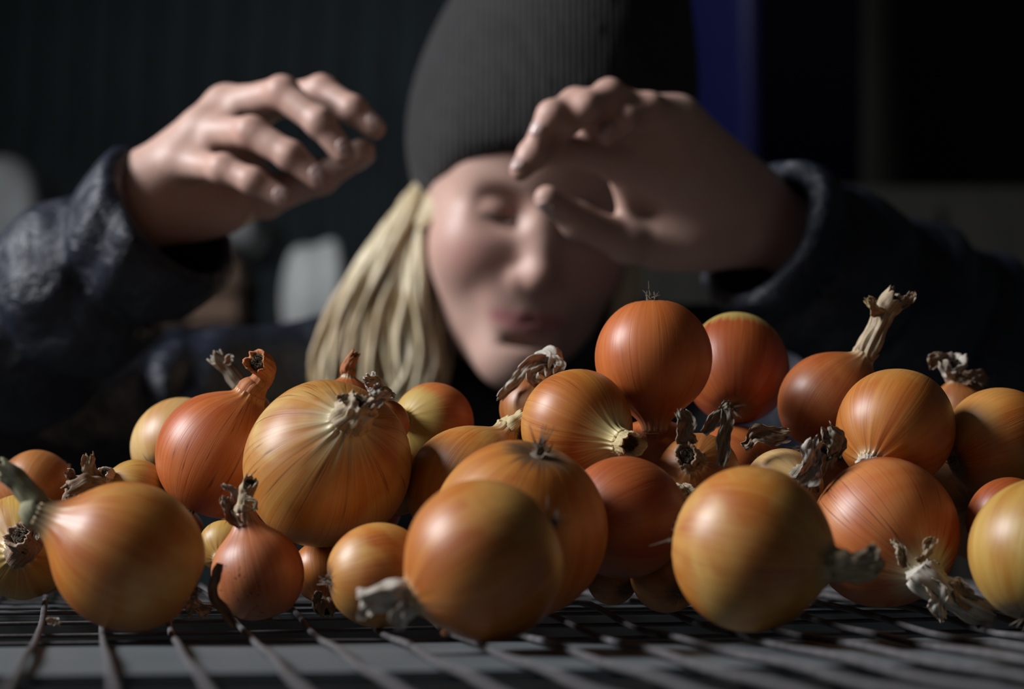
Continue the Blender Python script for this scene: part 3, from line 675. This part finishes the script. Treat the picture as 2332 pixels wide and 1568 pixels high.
def surface_nets(ops, lo_, hi_, h, nb=20):
    lo_ = A_(lo_); nblk = np.ceil((A_(hi_) - lo_) / (h * nb)).astype(int)
    g = np.stack(np.meshgrid(*[np.arange(n) for n in nblk], indexing='ij'), -1).reshape(-1, 3)
    ctr = lo_ + (g + .5) * h * nb; rad = h * nb * .87
    act = np.abs(evals(ops, ctr)) < rad * 1.7 + .012
    dims = nblk * nb + 4; VK = []; VP = []; Q = []
    r = np.arange(-1, nb + 1); n2 = nb + 2
    for gi, c in zip(g[act], ctr[act]):
        I = gi * nb
        px = lo_[0] + (I[0] + r) * h; py = lo_[1] + (I[1] + r) * h; pz = lo_[2] + (I[2] + r) * h
        p = np.stack(np.meshgrid(px, py, pz, indexing='ij'), -1).reshape(-1, 3)
        D = evals(ops, p, c, rad + 2 * h).reshape(n2, n2, n2); S = D < 0
        if S.all() or not S.any(): continue
        m = n2 - 1; acc = np.zeros((m, m, m, 3)); cnt = np.zeros((m, m, m))
        cor = [(i, j, k) for i in (0, 1) for j in (0, 1) for k in (0, 1)]
        for a in cor:
            for ax in range(3):
                if a[ax] == 1: continue
                b = list(a); b[ax] = 1
                da = D[a[0]:a[0] + m, a[1]:a[1] + m, a[2]:a[2] + m]; db = D[b[0]:b[0] + m, b[1]:b[1] + m, b[2]:b[2] + m]
                x = (da < 0) != (db < 0); t = np.where(x, da / np.where(x, da - db, 1), 0)
                for q in range(3): acc[..., q] += np.where(x, a[q] + (t if q == ax else 0), 0)
                cnt += x
        cell = np.argwhere(cnt > 0)
        pos = acc[cnt > 0] / cnt[cnt > 0][:, None]
        gc = cell + I - 1 + 2; key = (gc[:, 0] * dims[1] + gc[:, 1]) * dims[2] + gc[:, 2]
        VK.append(key); VP.append(lo_ + (cell + pos + I - 1) * h)
        K = lambda ix: ((ix[:, 0] + I[0] + 1) * dims[1] + ix[:, 1] + I[1] + 1) * dims[2] + ix[:, 2] + I[2] + 1
        for ax in range(3):
            o1, o2 = (ax + 1) % 3, (ax + 2) % 3
            s0 = [slice(1, 1 + nb)] * 3; s1 = list(s0); s1[ax] = slice(2, 2 + nb)
            A0 = S[tuple(s0)]; A1 = S[tuple(s1)]; X = np.argwhere(A0 != A1)
            if not len(X): continue
            flip = A0[tuple(X.T)]; X = X + 1
            e1 = np.zeros(3, int); e1[o1] = 1; e2 = np.zeros(3, int); e2[o2] = 1
            q = np.stack([K(X - e1 - e2), K(X - e2), K(X), K(X - e1)], 1)
            q[~flip] = q[~flip][:, ::-1]; Q.append(q)
    VK = np.concatenate(VK); VP = np.concatenate(VP); Q = np.concatenate(Q)
    uk, idx = np.unique(VK, return_index=True); V_ = VP[idx]; Q = np.searchsorted(uk, Q)
    return V_, Q
def relax(V_, Q, it=2):
    for _ in range(it):
        s = np.zeros_like(V_); c = np.zeros(len(V_))
        for a in range(4):
            for b in ((a + 1) % 4, (a + 3) % 4): np.add.at(s, Q[:, a], V_[Q[:, b]]); np.add.at(c, Q[:, a], 1)
        V_ = V_ * .5 + .5 * s / np.maximum(c, 1)[:, None]
    return V_
# --- head frame
def rotm(yaw, pitch, roll):
    e1 = np.array([1., 0, 0]); e2 = np.array([0, -cp, -sp]); e3 = np.array([0, -sp, cp])      # right, towards camera, up
    def R(axis, a, v): axis = axis / np.linalg.norm(axis); return v * math.cos(a) + np.cross(axis, v) * math.sin(a) + axis * (axis @ v) * (1 - math.cos(a))
    # roll in the picture plane (top of the head to the right), then yaw, then pitch (chin to chest)
    f = lambda v: R(np.array([0, 1., 0]), roll, v)
    e1, e2, e3 = f(e1), f(e2), f(e3)
    e1, e2 = R(e3, yaw, e1), R(e3, yaw, e2)
    e2, e3 = R(e1, pitch, e2), R(e1, pitch, e3)
    return e1, e2, e3
HE = rotm(math.radians(13), math.radians(10), math.radians(8))
HO = P(1244, 478, 1.655)
HM = np.stack(HE, 1)
def H(x, y, z): return HO + HM @ np.array([x, y, z])
def hel(c, r, k=.006, op='+'): return el(H(*c), r, k, op, HM)
def hrc(a, b, ra, rb, k=.006, op='+'): return rc(H(*a), H(*b), ra, rb, k, op)
head = [
 hel((0, -.088, .035), (.077, .098, .088), .02), hel((0, -.052, -.030), (.0655, .058, .090), .03),
 hrc((-.052, -.075, -.070), (-.008, -.015, -.106), .020, .016, .03), hrc((.052, -.075, -.070), (.008, -.015, -.106), .020, .016, .03),
 hel((0, -.0075, -.106), (.022, .017, .016), .02), hel((-.040, -.024, -.036), (.026, .026, .026), .025), hel((.040, -.024, -.036), (.026, .026, .026), .025),
 hel((0, -.024, .045), (.058, .030, .034), .03),
 hrc((-.040, -.022, .016), (-.012, -.010, .017), .012, .012, .02), hrc((.040, -.022, .016), (.012, -.010, .017), .012, .012, .02),
 hel((-.031, .006, -.004), (.019, .012, .011), .014, '-'), hel((.031, .006, -.004), (.019, .012, .011), .014, '-'),
 hel((-.031, -.0135, -.004), (.0150, .0125, .0115), .003), hel((.031, -.0135, -.004), (.0150, .0125, .0115), .003),
 hrc((-.043, -.006, -.0085), (-.019, -.0035, -.0095), .0014, .0014, .002), hrc((.043, -.006, -.0085), (.019, -.0035, -.0095), .0014, .0014, .002),
 hrc((0, -.004, .004), (0, .012, -.040), .0085, .0085, .014), hel((0, .0135, -.044), (.0098, .0095, .0088), .008),
 hel((-.0125, .003, -.047), (.0075, .009, .0072), .005), hel((.0125, .003, -.047), (.0075, .009, .0072), .005),
 hel((-.0062, .006, -.0545), (.0034, .005, .003), .002, '-'), hel((.0062, .006, -.0545), (.0034, .005, .003), .002, '-'),
 hel((0, -.004, -.070), (.026, .012, .020), .02),
 hrc((-.0255, -.0065, -.0750), (-.006, .0050, -.0720), .0020, .0042, .004), hrc((.0255, -.0065, -.0750), (.006, .0050, -.0720), .0020, .0042, .004), hrc((-.006, .0050, -.0720), (.006, .0050, -.0720), .0042, .0042, .003),
 hrc((-.023, -.006, -.0770), (0, .0036, -.0808), .003, .0044, .005), hrc((.023, -.006, -.0770), (0, .0036, -.0808), .003, .0044, .005),
 hrc((-.027, -.0035, -.0760), (0, .0105, -.0762), .0009, .0013, .002, '-'), hrc((.027, -.0035, -.0760), (0, .0105, -.0762), .0009, .0013, .002, '-'),
 hel((0, .006, -.0925), (.012, .0035, .003), .010, '-'),
 hel((-.070, -.096, .002), (.007, .014, .026), .006), hel((.070, -.096, .002), (.007, .014, .026), .006)]
NB = P(1205, 935, 1.80)                              # base of the neck
NT_ = H(0, -.088, -.07)
# --- arms
WR_, WL_ = P(322, 452, 1.445), P(1722, 492, 1.472)   # wrists: image left = her right
ER_, EL_ = P(-300, 1000, 1.56), P(2360, 890, 1.60)
SR_, SL_ = P(715, 940, 1.78), P(1665, 915, 1.78)
def finger(j, rad, k=.003):
    pts = [P(x, y, d) for x, y, d in j]; ops = []
    for i in range(len(pts) - 1): ops.append(rc(pts[i], pts[i + 1], rad[i], rad[i + 1], k))
    for i in range(1, len(pts) - 1):
        t = pts[i + 1] - pts[i - 1]; bend = pts[i] - (pts[i - 1] + pts[i + 1]) / 2; b = bend / (np.linalg.norm(bend) + 1e-9)
        ops.append(el(pts[i] + b * rad[i] * .10, (rad[i] * .97,) * 3, .004))
        # knuckle creases over the bend
        for s in (-.0026, .0026):
            tt = t / np.linalg.norm(t); sd = np.cross(tt, b); c = pts[i] + b * rad[i] * 1.16 + tt * s
            if i >= 1: ops.append(rc(c - sd * rad[i] * .5, c + sd * rad[i] * .5, .0004, .0004, .0012, '-'))
    return ops, pts
RH = {  # her right hand (image left), joints: MCP, PIP, DIP, tip
 'pinky': [(415, 372, 1.430), (507, 384, 1.402), (575, 412, 1.393), (646, 452, 1.392)],
 'ring': [(462, 302, 1.436), (572, 302, 1.404), (660, 354, 1.394), (728, 408, 1.393)],
 'middle': [(515, 245, 1.446), (642, 212, 1.418), (728, 278, 1.404), (784, 350, 1.403)],
 'index': [(580, 245, 1.462), (732, 208, 1.438), (802, 250, 1.422), (853, 292, 1.420)]}
RR = {'pinky': (.0092, .0083, .0074, .0062), 'ring': (.0102, .0092, .0082, .0068), 'middle': (.0106, .0096, .0085, .0070), 'index': (.0104, .0093, .0082, .0068)}
LH = {  # her left hand (image right), palm towards the viewer
 'index': [(1408, 362, 1.424), (1262, 336, 1.398), (1214, 352, 1.384), (1186, 386, 1.380)],
 'middle': [(1442, 300, 1.424), (1312, 240, 1.398), (1258, 264, 1.384), (1230, 304, 1.382)],
 'ring': [(1492, 272, 1.426), (1388, 218, 1.402), (1335, 244, 1.388), (1296, 286, 1.386)],
 'pinky': [(1545, 270, 1.432), (1480, 246, 1.410), (1426, 271, 1.398), (1382, 308, 1.396)]}
hand_r = []; hand_l = []; NAILS = []
def build_hand(J, out, wrist, thumb, trad, palm_extra, k_f=.005):
    pal = []
    prev = None
    for f in ('index', 'middle', 'ring', 'pinky'):
        m = P(*J[f][0]); pal.append(rc(wrist + (m - wrist) * .12, m, .0165, .0105 if f != 'pinky' else .0100, .016))
        if prev is not None: pal.append(rc(m, prev, .0095, .0095, .010))
        prev = m
    pal += palm_extra
    fs_ = [J[f] for f in ('index', 'middle', 'ring', 'pinky')]
    for A, B in zip(fs_, fs_[1:]):        # webs between the fingers
        a_, b_ = (P(*A[0]) * .66 + P(*A[1]) * .34), (P(*B[0]) * .66 + P(*B[1]) * .34); pal.append(rc(a_, b_, .0062, .0058, .009))
    out.append(group(pal, .01))
    for f in ('index', 'middle', 'ring', 'pinky'):
        ops, pts = finger(J[f], RR[f]); out.append(group(ops, k_f)); NAILS.append((pts, RR[f]))
        out.append(el(pts[0] + (pts[0] - wrist) * .0, (RR[f][0] * 1.12,) * 3, .006))
    ops, pts = finger(thumb, trad, .005); out.append(group(ops, .008)); NAILS.append((pts, trad))
build_hand(RH, hand_r, WR_, [(440, 478, 1.468), (600, 452, 1.470), (728, 402, 1.452), (824, 346, 1.440)], (.0165, .0115, .0100, .0082),
           [rc(P(350, 485, 1.445), P(520, 470, 1.452), .0165, .0125, .02), rc(P(420, 450, 1.455), P(560, 400, 1.462), .017, .014, .02), el(P(452, 478, 1.456), (.024, .019, .014), .016)])
build_hand(LH, hand_l, WL_, [(1600, 545, 1.474), (1432, 552, 1.446), (1318, 503, 1.430), (1246, 452, 1.416)], (.0180, .0118, .0102, .0080),
           [rc(P(1690, 520, 1.470), P(1540, 330, 1.436), .0170, .0125, .02), rc(P(1680, 520, 1.468), P(1500, 540, 1.460), .0185, .0165, .02),
            rc(P(1600, 440, 1.454), P(1460, 360, 1.434), .0165, .0125, .018), el(P(1560, 540, 1.462), (.030, .0185, .018), .016), rc(P(1690, 430, 1.464), P(1540, 300, 1.438), .014, .0115, .02),
            rc(P(1432, 500, 1.448), P(1425, 420, 1.440), .006, .008, .012), rc(P(1420, 330, 1.430), P(1345, 290, 1.412), .0095, .0090, .01)])
HIPC = np.array([.03, 1.98, .84]); CH = np.array([.04, 1.84, 1.20])
body_ops = [group(head, .01), rc(NT_, NB, .045, .047, .02), rc(NB - [0, -.03, .04], HIPC, .060, .085, .02), rc(SR_, SL_, .036, .036, .02),
            rc(SR_, ER_, .038, .033, .02), rc(ER_, WR_, .034, .0240, .02), rc(SL_, EL_, .038, .033, .02), rc(EL_, WL_, .034, .0240, .02),
            group(hand_r, .012), group(hand_l, .012)]
allp = np.array([SR_, SL_, ER_, EL_, WR_, WL_, HIPC]); lo_ = np.array([-.50, 1.28, .70]); hi_ = np.array([.47, 2.12, 1.66])
person = tag(empty('person', (.03, 1.98, 0)), 'woman in a dark knitted beanie and navy quilted jacket reaching both hands over the onions', 'person')
BV, BQ = surface_nets(body_ops, lo_, hi_, .0019)
BV = relax(BV, BQ, 2)
# natural skin tones: cheeks, lips, knuckles, fingertips
tint = np.tile(np.array([.64, .41, .335]), (len(BV), 1))
def blend(mask, c):
    global tint
    tint = tint * (1 - mask[:, None]) + mask[:, None] * np.array(c)
L_ = (BV - HO) @ HM
def blob(c, r): x = (L_ - np.array(c)) / np.array(r); return np.exp(-(x ** 2).sum(1))
blend(.60 * np.maximum(blob((-.043, -.01, -.040), (.022, .03, .018)), blob((.043, -.01, -.040), (.022, .03, .018))), (.58, .22, .20))
blend(.35 * blob((0, .012, -.046), (.012, .02, .010)), (.6, .25, .2))
lip = np.clip(1.6 * np.maximum.reduce([blob((x, .004, z), (.0075, .012, .0052)) for x, z in ((-.019, -.0762), (-.013, -.0755), (-.006, -.0745), (0, -.0742), (.006, -.0745), (.013, -.0755), (.019, -.0762), (-.009, -.0800), (.009, -.0800), (0, -.0812))]), 0, 1)
blend(.85 * lip, (.50, .17, .19))
blend(.35 * np.maximum(blob((-.031, 0, -.002), (.02, .02, .012)), blob((.031, 0, -.002), (.02, .02, .012))), (.45, .22, .17))
for J in (RH, LH):
    for f in J:
        for i, s in ((1, .010), (2, .007), (3, .008)):
            d2 = ((BV - P(*J[f][i])) ** 2).sum(1); blend(.30 * np.exp(-d2 / (s * 1.2) ** 2), (.62, .26, .19))
mesh_obj('body', BV, BQ, M_skin, person, HIPC, attrs={'tint': ('FLOAT_COLOR', np.c_[tint, np.ones(len(tint))])})
# --- nails
def nail(pts, rad):
    b, e = pts[2], pts[3]; t = (e - b) / np.linalg.norm(e - b)
    chord = (pts[1] + pts[2]) / 2 - (pts[0] + pts[3]) / 2; n = chord - t * (chord @ t); n /= np.linalg.norm(n); n = n + .75 * V(-.3, .3, 1); n -= t * (n @ t); n /= np.linalg.norm(n); s = np.cross(t, n)
    r = rad[3]; vs = []; nu, nv = 9, 9
    for i in range(nu):
        for j in range(nv):
            u = i / (nu - 1); v = (j / (nv - 1) - .5) * 2
            wd = r * .80 * (1 - .25 * (abs(2 * u - 1)) ** 4); th = v * .95 * (wd / r)
            ln = -r * 1.05 + u * r * 1.75 - (1 - abs(v)) * 0 - .25 * r * v * v * (1 if u > .5 else -.6)
            drop = .22 * r * max(0, u - .35) ** 2 * 2.2
            vs.append(e + t * ln + s * r * 1.02 * math.sin(th) + n * (r * 1.045 * math.cos(th) - drop + r * .12 * (1 - u) * .35))
    vs = np.array(vs); m = len(vs); vs = np.concatenate([vs, vs - n * r * .10])
    f = [[i * nv + j, i * nv + j + 1, (i + 1) * nv + j + 1, (i + 1) * nv + j] for i in range(nu - 1) for j in range(nv - 1)]
    f += [[x + m for x in q][::-1] for q in f]
    ed = [j for j in range(nv)] + [i * nv + nv - 1 for i in range(1, nu)] + [(nu - 1) * nv + j for j in range(nv - 2, -1, -1)] + [i * nv for i in range(nu - 2, 0, -1)]
    f += [[ed[(i + 1) % len(ed)], ed[i], ed[i] + m, ed[(i + 1) % len(ed)] + m] for i in range(len(ed))]
    mesh_obj('fingernail', vs, f, M_nail, person, e)
for p_, r_ in NAILS: nail(p_, r_)
# --- face hair
for sx in (-1, 1):
    v, f = tube_pts([H(sx * .018, -.0015, -.0098), H(sx * .025, .0008, -.0112), H(sx * .032, .0006, -.0115), H(sx * .039, -.0022, -.0106), H(sx * .045, -.0070, -.0090)], [.0008, .0013, .0015, .0015, .0007], 6)
    mesh_obj('eyelashes', v, f, M_lash, person, H(sx * .03, 0, -.01))
    v, f = tube_pts([H(sx * .013, .0015, .014), H(sx * .022, .0005, .019), H(sx * .032, -.004, .0215), H(sx * .042, -.0115, .0195), H(sx * .048, -.018, .0155)], [.0016, .0026, .0026, .0020, .0008], 7)
    mesh_obj('eyebrow', v, f, M_brow, person, H(sx * .03, 0, .018))
# --- beanie: knitted dome with an edge that sweeps down over the ears
hat_ops = [hel((.012, -.092, .048), (.0985, .118, .105), .02), hel((.020, -.10, .125), (.074, .100, .125), .06), hel((0, -.088, .035), (.0845, .106, .096), .012), hel((0, -.030, .045), (.068, .046, .046), .03)]
brim_n = HM @ (np.array([0, .64, -1.0]) / math.hypot(.64, 1)); brim_p = H(0, .010, .036)
hat = [group(hat_ops, .002), plane(brim_p, brim_n, .010)]
hv, hq = surface_nets(hat, H(0, -.09, .09) - .21, H(0, -.09, .09) + .21, .004)
hv = relax(hv, hq, 2)
ha = (hv - H(.004, -.092, .06)) @ HM
ang = np.arctan2(ha[:, 0], ha[:, 1]); rad_ = np.hypot(ha[:, 0], ha[:, 1])[:, None]
mesh_obj('beanie', hv + (np.cos(ang * 90) * .0007)[:, None] * ((ha * [1, 1, 0]) / (rad_ + 1e-6)) @ HM.T, hq, M_hat, person, H(0, -.09, .06))
# --- hair: locks falling from under the beanie in front of her right shoulder
hr = np.random.default_rng(4); hvs = []; hfs = []
def lock(pts, r0, r1, ns=7, wave=.0022):
    global hvs, hfs
    p = spline(pts, 26); n = len(p); ph = hr.uniform(0, 6, 4)
    p = [q + wave * np.array([math.sin(.42 * i + ph[0]) + .5 * math.sin(.9 * i + ph[3]), math.sin(.36 * i + ph[1]), 0]) * min(1, i / 5) for i, q in enumerate(p)]
    rad = [(r0 * (.5 + .5 * min(1, i / 4)) * (1 - i / (n - 1)) + r1 * (i / (n - 1))) * (1 + .25 * math.sin(.7 * i + ph[2])) for i in range(n)]
    v, f = tube_pts(p, rad, ns); b = len(hvs); hvs += [tuple(x) for x in v]; hfs += [[x + b for x in q] for q in f]
HB = .030
for i in range(330):
    s = hr.uniform(-1, 1); dz = hr.uniform(-1, 1); w1 = s * (1 - .25 * dz * dz)
    bend = hr.normal(0, 1) * 13
    pts = [P(972 + 26 * w1, 418, 1.700 + HB + .016 * dz), P(950 + 36 * w1, 475, 1.692 + HB + .020 * dz), P(900 + 78 * w1 + bend * .5, 600, 1.684 + HB + .026 * dz),
           P(870 + 120 * w1 + bend, 730, 1.678 + HB + .030 * dz), P(860 + 144 * w1 + bend * 1.3, 850, 1.670 + HB + .032 * dz), P(856 + 140 * w1 - bend, 960, 1.664 + HB + .032 * dz), P(852 + 120 * w1 - bend * 1.5, 1050 + hr.uniform(-60, 30), 1.66 + HB + .03 * dz)]
    lock(pts, hr.uniform(.0020, .0046), .0012)
for i in range(90):      # from under the beanie over the ear
    u = hr.uniform(0, 1); s = hr.uniform(-1, 1)
    aa = -.5 + 1.5 * u; xx, yy = -.079 * math.cos(aa), -.088 - .098 * math.sin(aa)
    pts = [H(xx + .014, yy, .002), H(xx - .001, yy, -.026), P(938 + 36 * s, 540, 1.715 + .03 * u), P(905 + 66 * s, 620, 1.70 + .03 * u), P(872 + 105 * s, 740, 1.695 + .03 * u), P(860 + 125 * s, 880, 1.69 + .03 * u), P(856 + 110 * s, 1010, 1.685 + .03 * u)]
    lock(pts, hr.uniform(.0022, .0042), .0012)
for i in range(70):      # hair at the temple and behind the cheek
    s = hr.uniform(0, 1); dz = hr.uniform(-1, 1)
    pts = [P(978 + 14 * s, 420, 1.715 + .012 * dz), P(980 + 14 * s, 520, 1.722 + .014 * dz), P(986 + 16 * s, 650, 1.730 + .016 * dz), P(985 + 30 * s, 780, 1.730 + .02 * dz), P(965 + 46 * s, 900, 1.725 + .02 * dz), P(945 + 50 * s, 1000, 1.715 + .02 * dz)]
    lock(pts, .0030, .0015)
for i in range(60):      # the far side
    s = hr.uniform(-1, 1); dz = hr.uniform(-1, 1)
    pts = [H(.076 + .004 * s, -.07 + .012 * dz, .0), H(.081 + .006 * s, -.065 + .015 * dz, -.05), H(.083 + .01 * s, -.06 + .02 * dz, -.10), H(.085 + .014 * s, -.06 + .02 * dz, -.16)]
    lock(pts, .0032, .0015)
mesh_obj('hair', hvs, hfs, M_hair, person, P(880, 650, 1.68))
# --- quilted jacket
def wr(p, amp):
    x, y, z = p[:, 0], p[:, 1], p[:, 2]
    return amp * (np.sin(62 * x + 40 * z + 3 * np.sin(31 * z - 20 * x)) * np.sin(50 * z - 33 * y + 2 * np.sin(40 * x)) + .6 * np.sin(120 * x - 95 * z + 60 * y + 2.5 * np.sin(47 * x + 11)) )
def seams(p, a, b, pitch, depth, off=0.0):
    ba = (b - a) / np.linalg.norm(b - a); t = ((p - a) @ ba + off) / pitch; f = np.abs(t - np.round(t)) * pitch
    return depth * np.exp(-(f / .0055) ** 2) - .0022 * np.cos(2 * math.pi * t) * -1
def sleeve(S, E, W, cuff, off):
    ax = (W - E) / np.linalg.norm(W - E)
    def fn(p):
        on = ((p - E) @ ax)
        low = seams(p, E, cuff, .062, .0050, off); up = seams(p, S, E, .062, .0045)
        return np.where(on > -.01, low, up) + wr(p, .0022)
    full = group([rc(S, E, .066, .066, .03), rc(E, cuff, .070, .0490, .03), rc(cuff, cuff + ax * .03, .0475, .046, .01)], .01, '+', fn)
    return group([full, plane(cuff, ax, .006), rc(cuff - ax * .055, cuff + ax * .10, .036, .0425, .004, '-')], .03), ax
CR_ = P(402, 492, 1.432); CL_ = P(1728, 530, 1.462)
slr, axr = sleeve(SR_, ER_, WR_, CR_, .012); sll, axl = sleeve(SL_, EL_, WL_, CL_, .02)
torso = group([el(CH, (.165, .115, .16), .05), rc(NB + [0, .01, -.05], CH + [0, .0, -.04], .085, .110, .05), rc(CH + [0, .02, -.1], HIPC + [0, 0, .02], .115, .125, .06), rc(SR_ + [.02, 0, -.005], SL_ + [-.02, 0, -.005], .068, .068, .05),
               el(HIPC, (.175, .125, .12), .05)], .03, '+', lambda p: seams(p, CH, HIPC, .07, .004) + wr(p, .002))
collar = group([rc(NB + [0, .01, -.03], NB + [0, -.012, .055], .080, .074, .01), rc(NB + [0, .005, -.02], NB + [0, -.02, .12], .060, .064, .004, '-')], .02)
jk = [torso, collar, slr, sll]
jv, jq = surface_nets(jk, (-.56, 1.30, .68), (.54, 2.2, 1.45), .0036)
jv = relax(jv, jq, 1)
mesh_obj('jacket', jv, jq, M_jacket, person, CH)
# dark sweater collar under the chin
v, f = [], []
ND = NT_ - NB
sw = [group([rc(NB - .3 * ND, NB + .62 * ND, .070, .066, .01), rc(NB + .2 * ND, NB + 1.5 * ND, .050, .062, .006, '-')], .01)]
v, f = surface_nets(sw, NB - .13, NB + .13, .004); mesh_obj('sweater_collar', relax(v, f, 2), f, M_hat, person, NB)
# trousers and boots carry her to the floor
leg = [el(HIPC + [0, 0, -.02], (.165, .12, .12), .04)]
for sx in (-1, 1):
    kn = HIPC + [sx * .095, -.03, -.40]; an = np.array([HIPC[0] + sx * .11, HIPC[1] + .02, .11])
    leg += [rc(HIPC + [sx * .085, 0, -.04], kn, .085, .062, .03), rc(kn, an, .062, .052, .03)]
v, f = surface_nets(leg, (-.4, 1.7, .05), (.45, 2.25, 1.0), .009); mesh_obj('trousers', relax(v, f, 2), f, M_trouser, person, HIPC)
for sx in (-1, 1):
    an = np.array([HIPC[0] + sx * .11, HIPC[1] + .02, .11])
    bt = [rc(an + [0, 0, .06], an + [0, 0, -.05], .060, .056, .02), rc(an + [0, -.01, -.068], an + [sx * .02, -.15, -.072], .045, .042, .03), plane((0, 0, .0005), (0, 0, -1), .006)]
    v, f = surface_nets(bt, an - .26, an + .26, .007); mesh_obj('boot', relax(v, f, 1), f, M_boot, person, an)
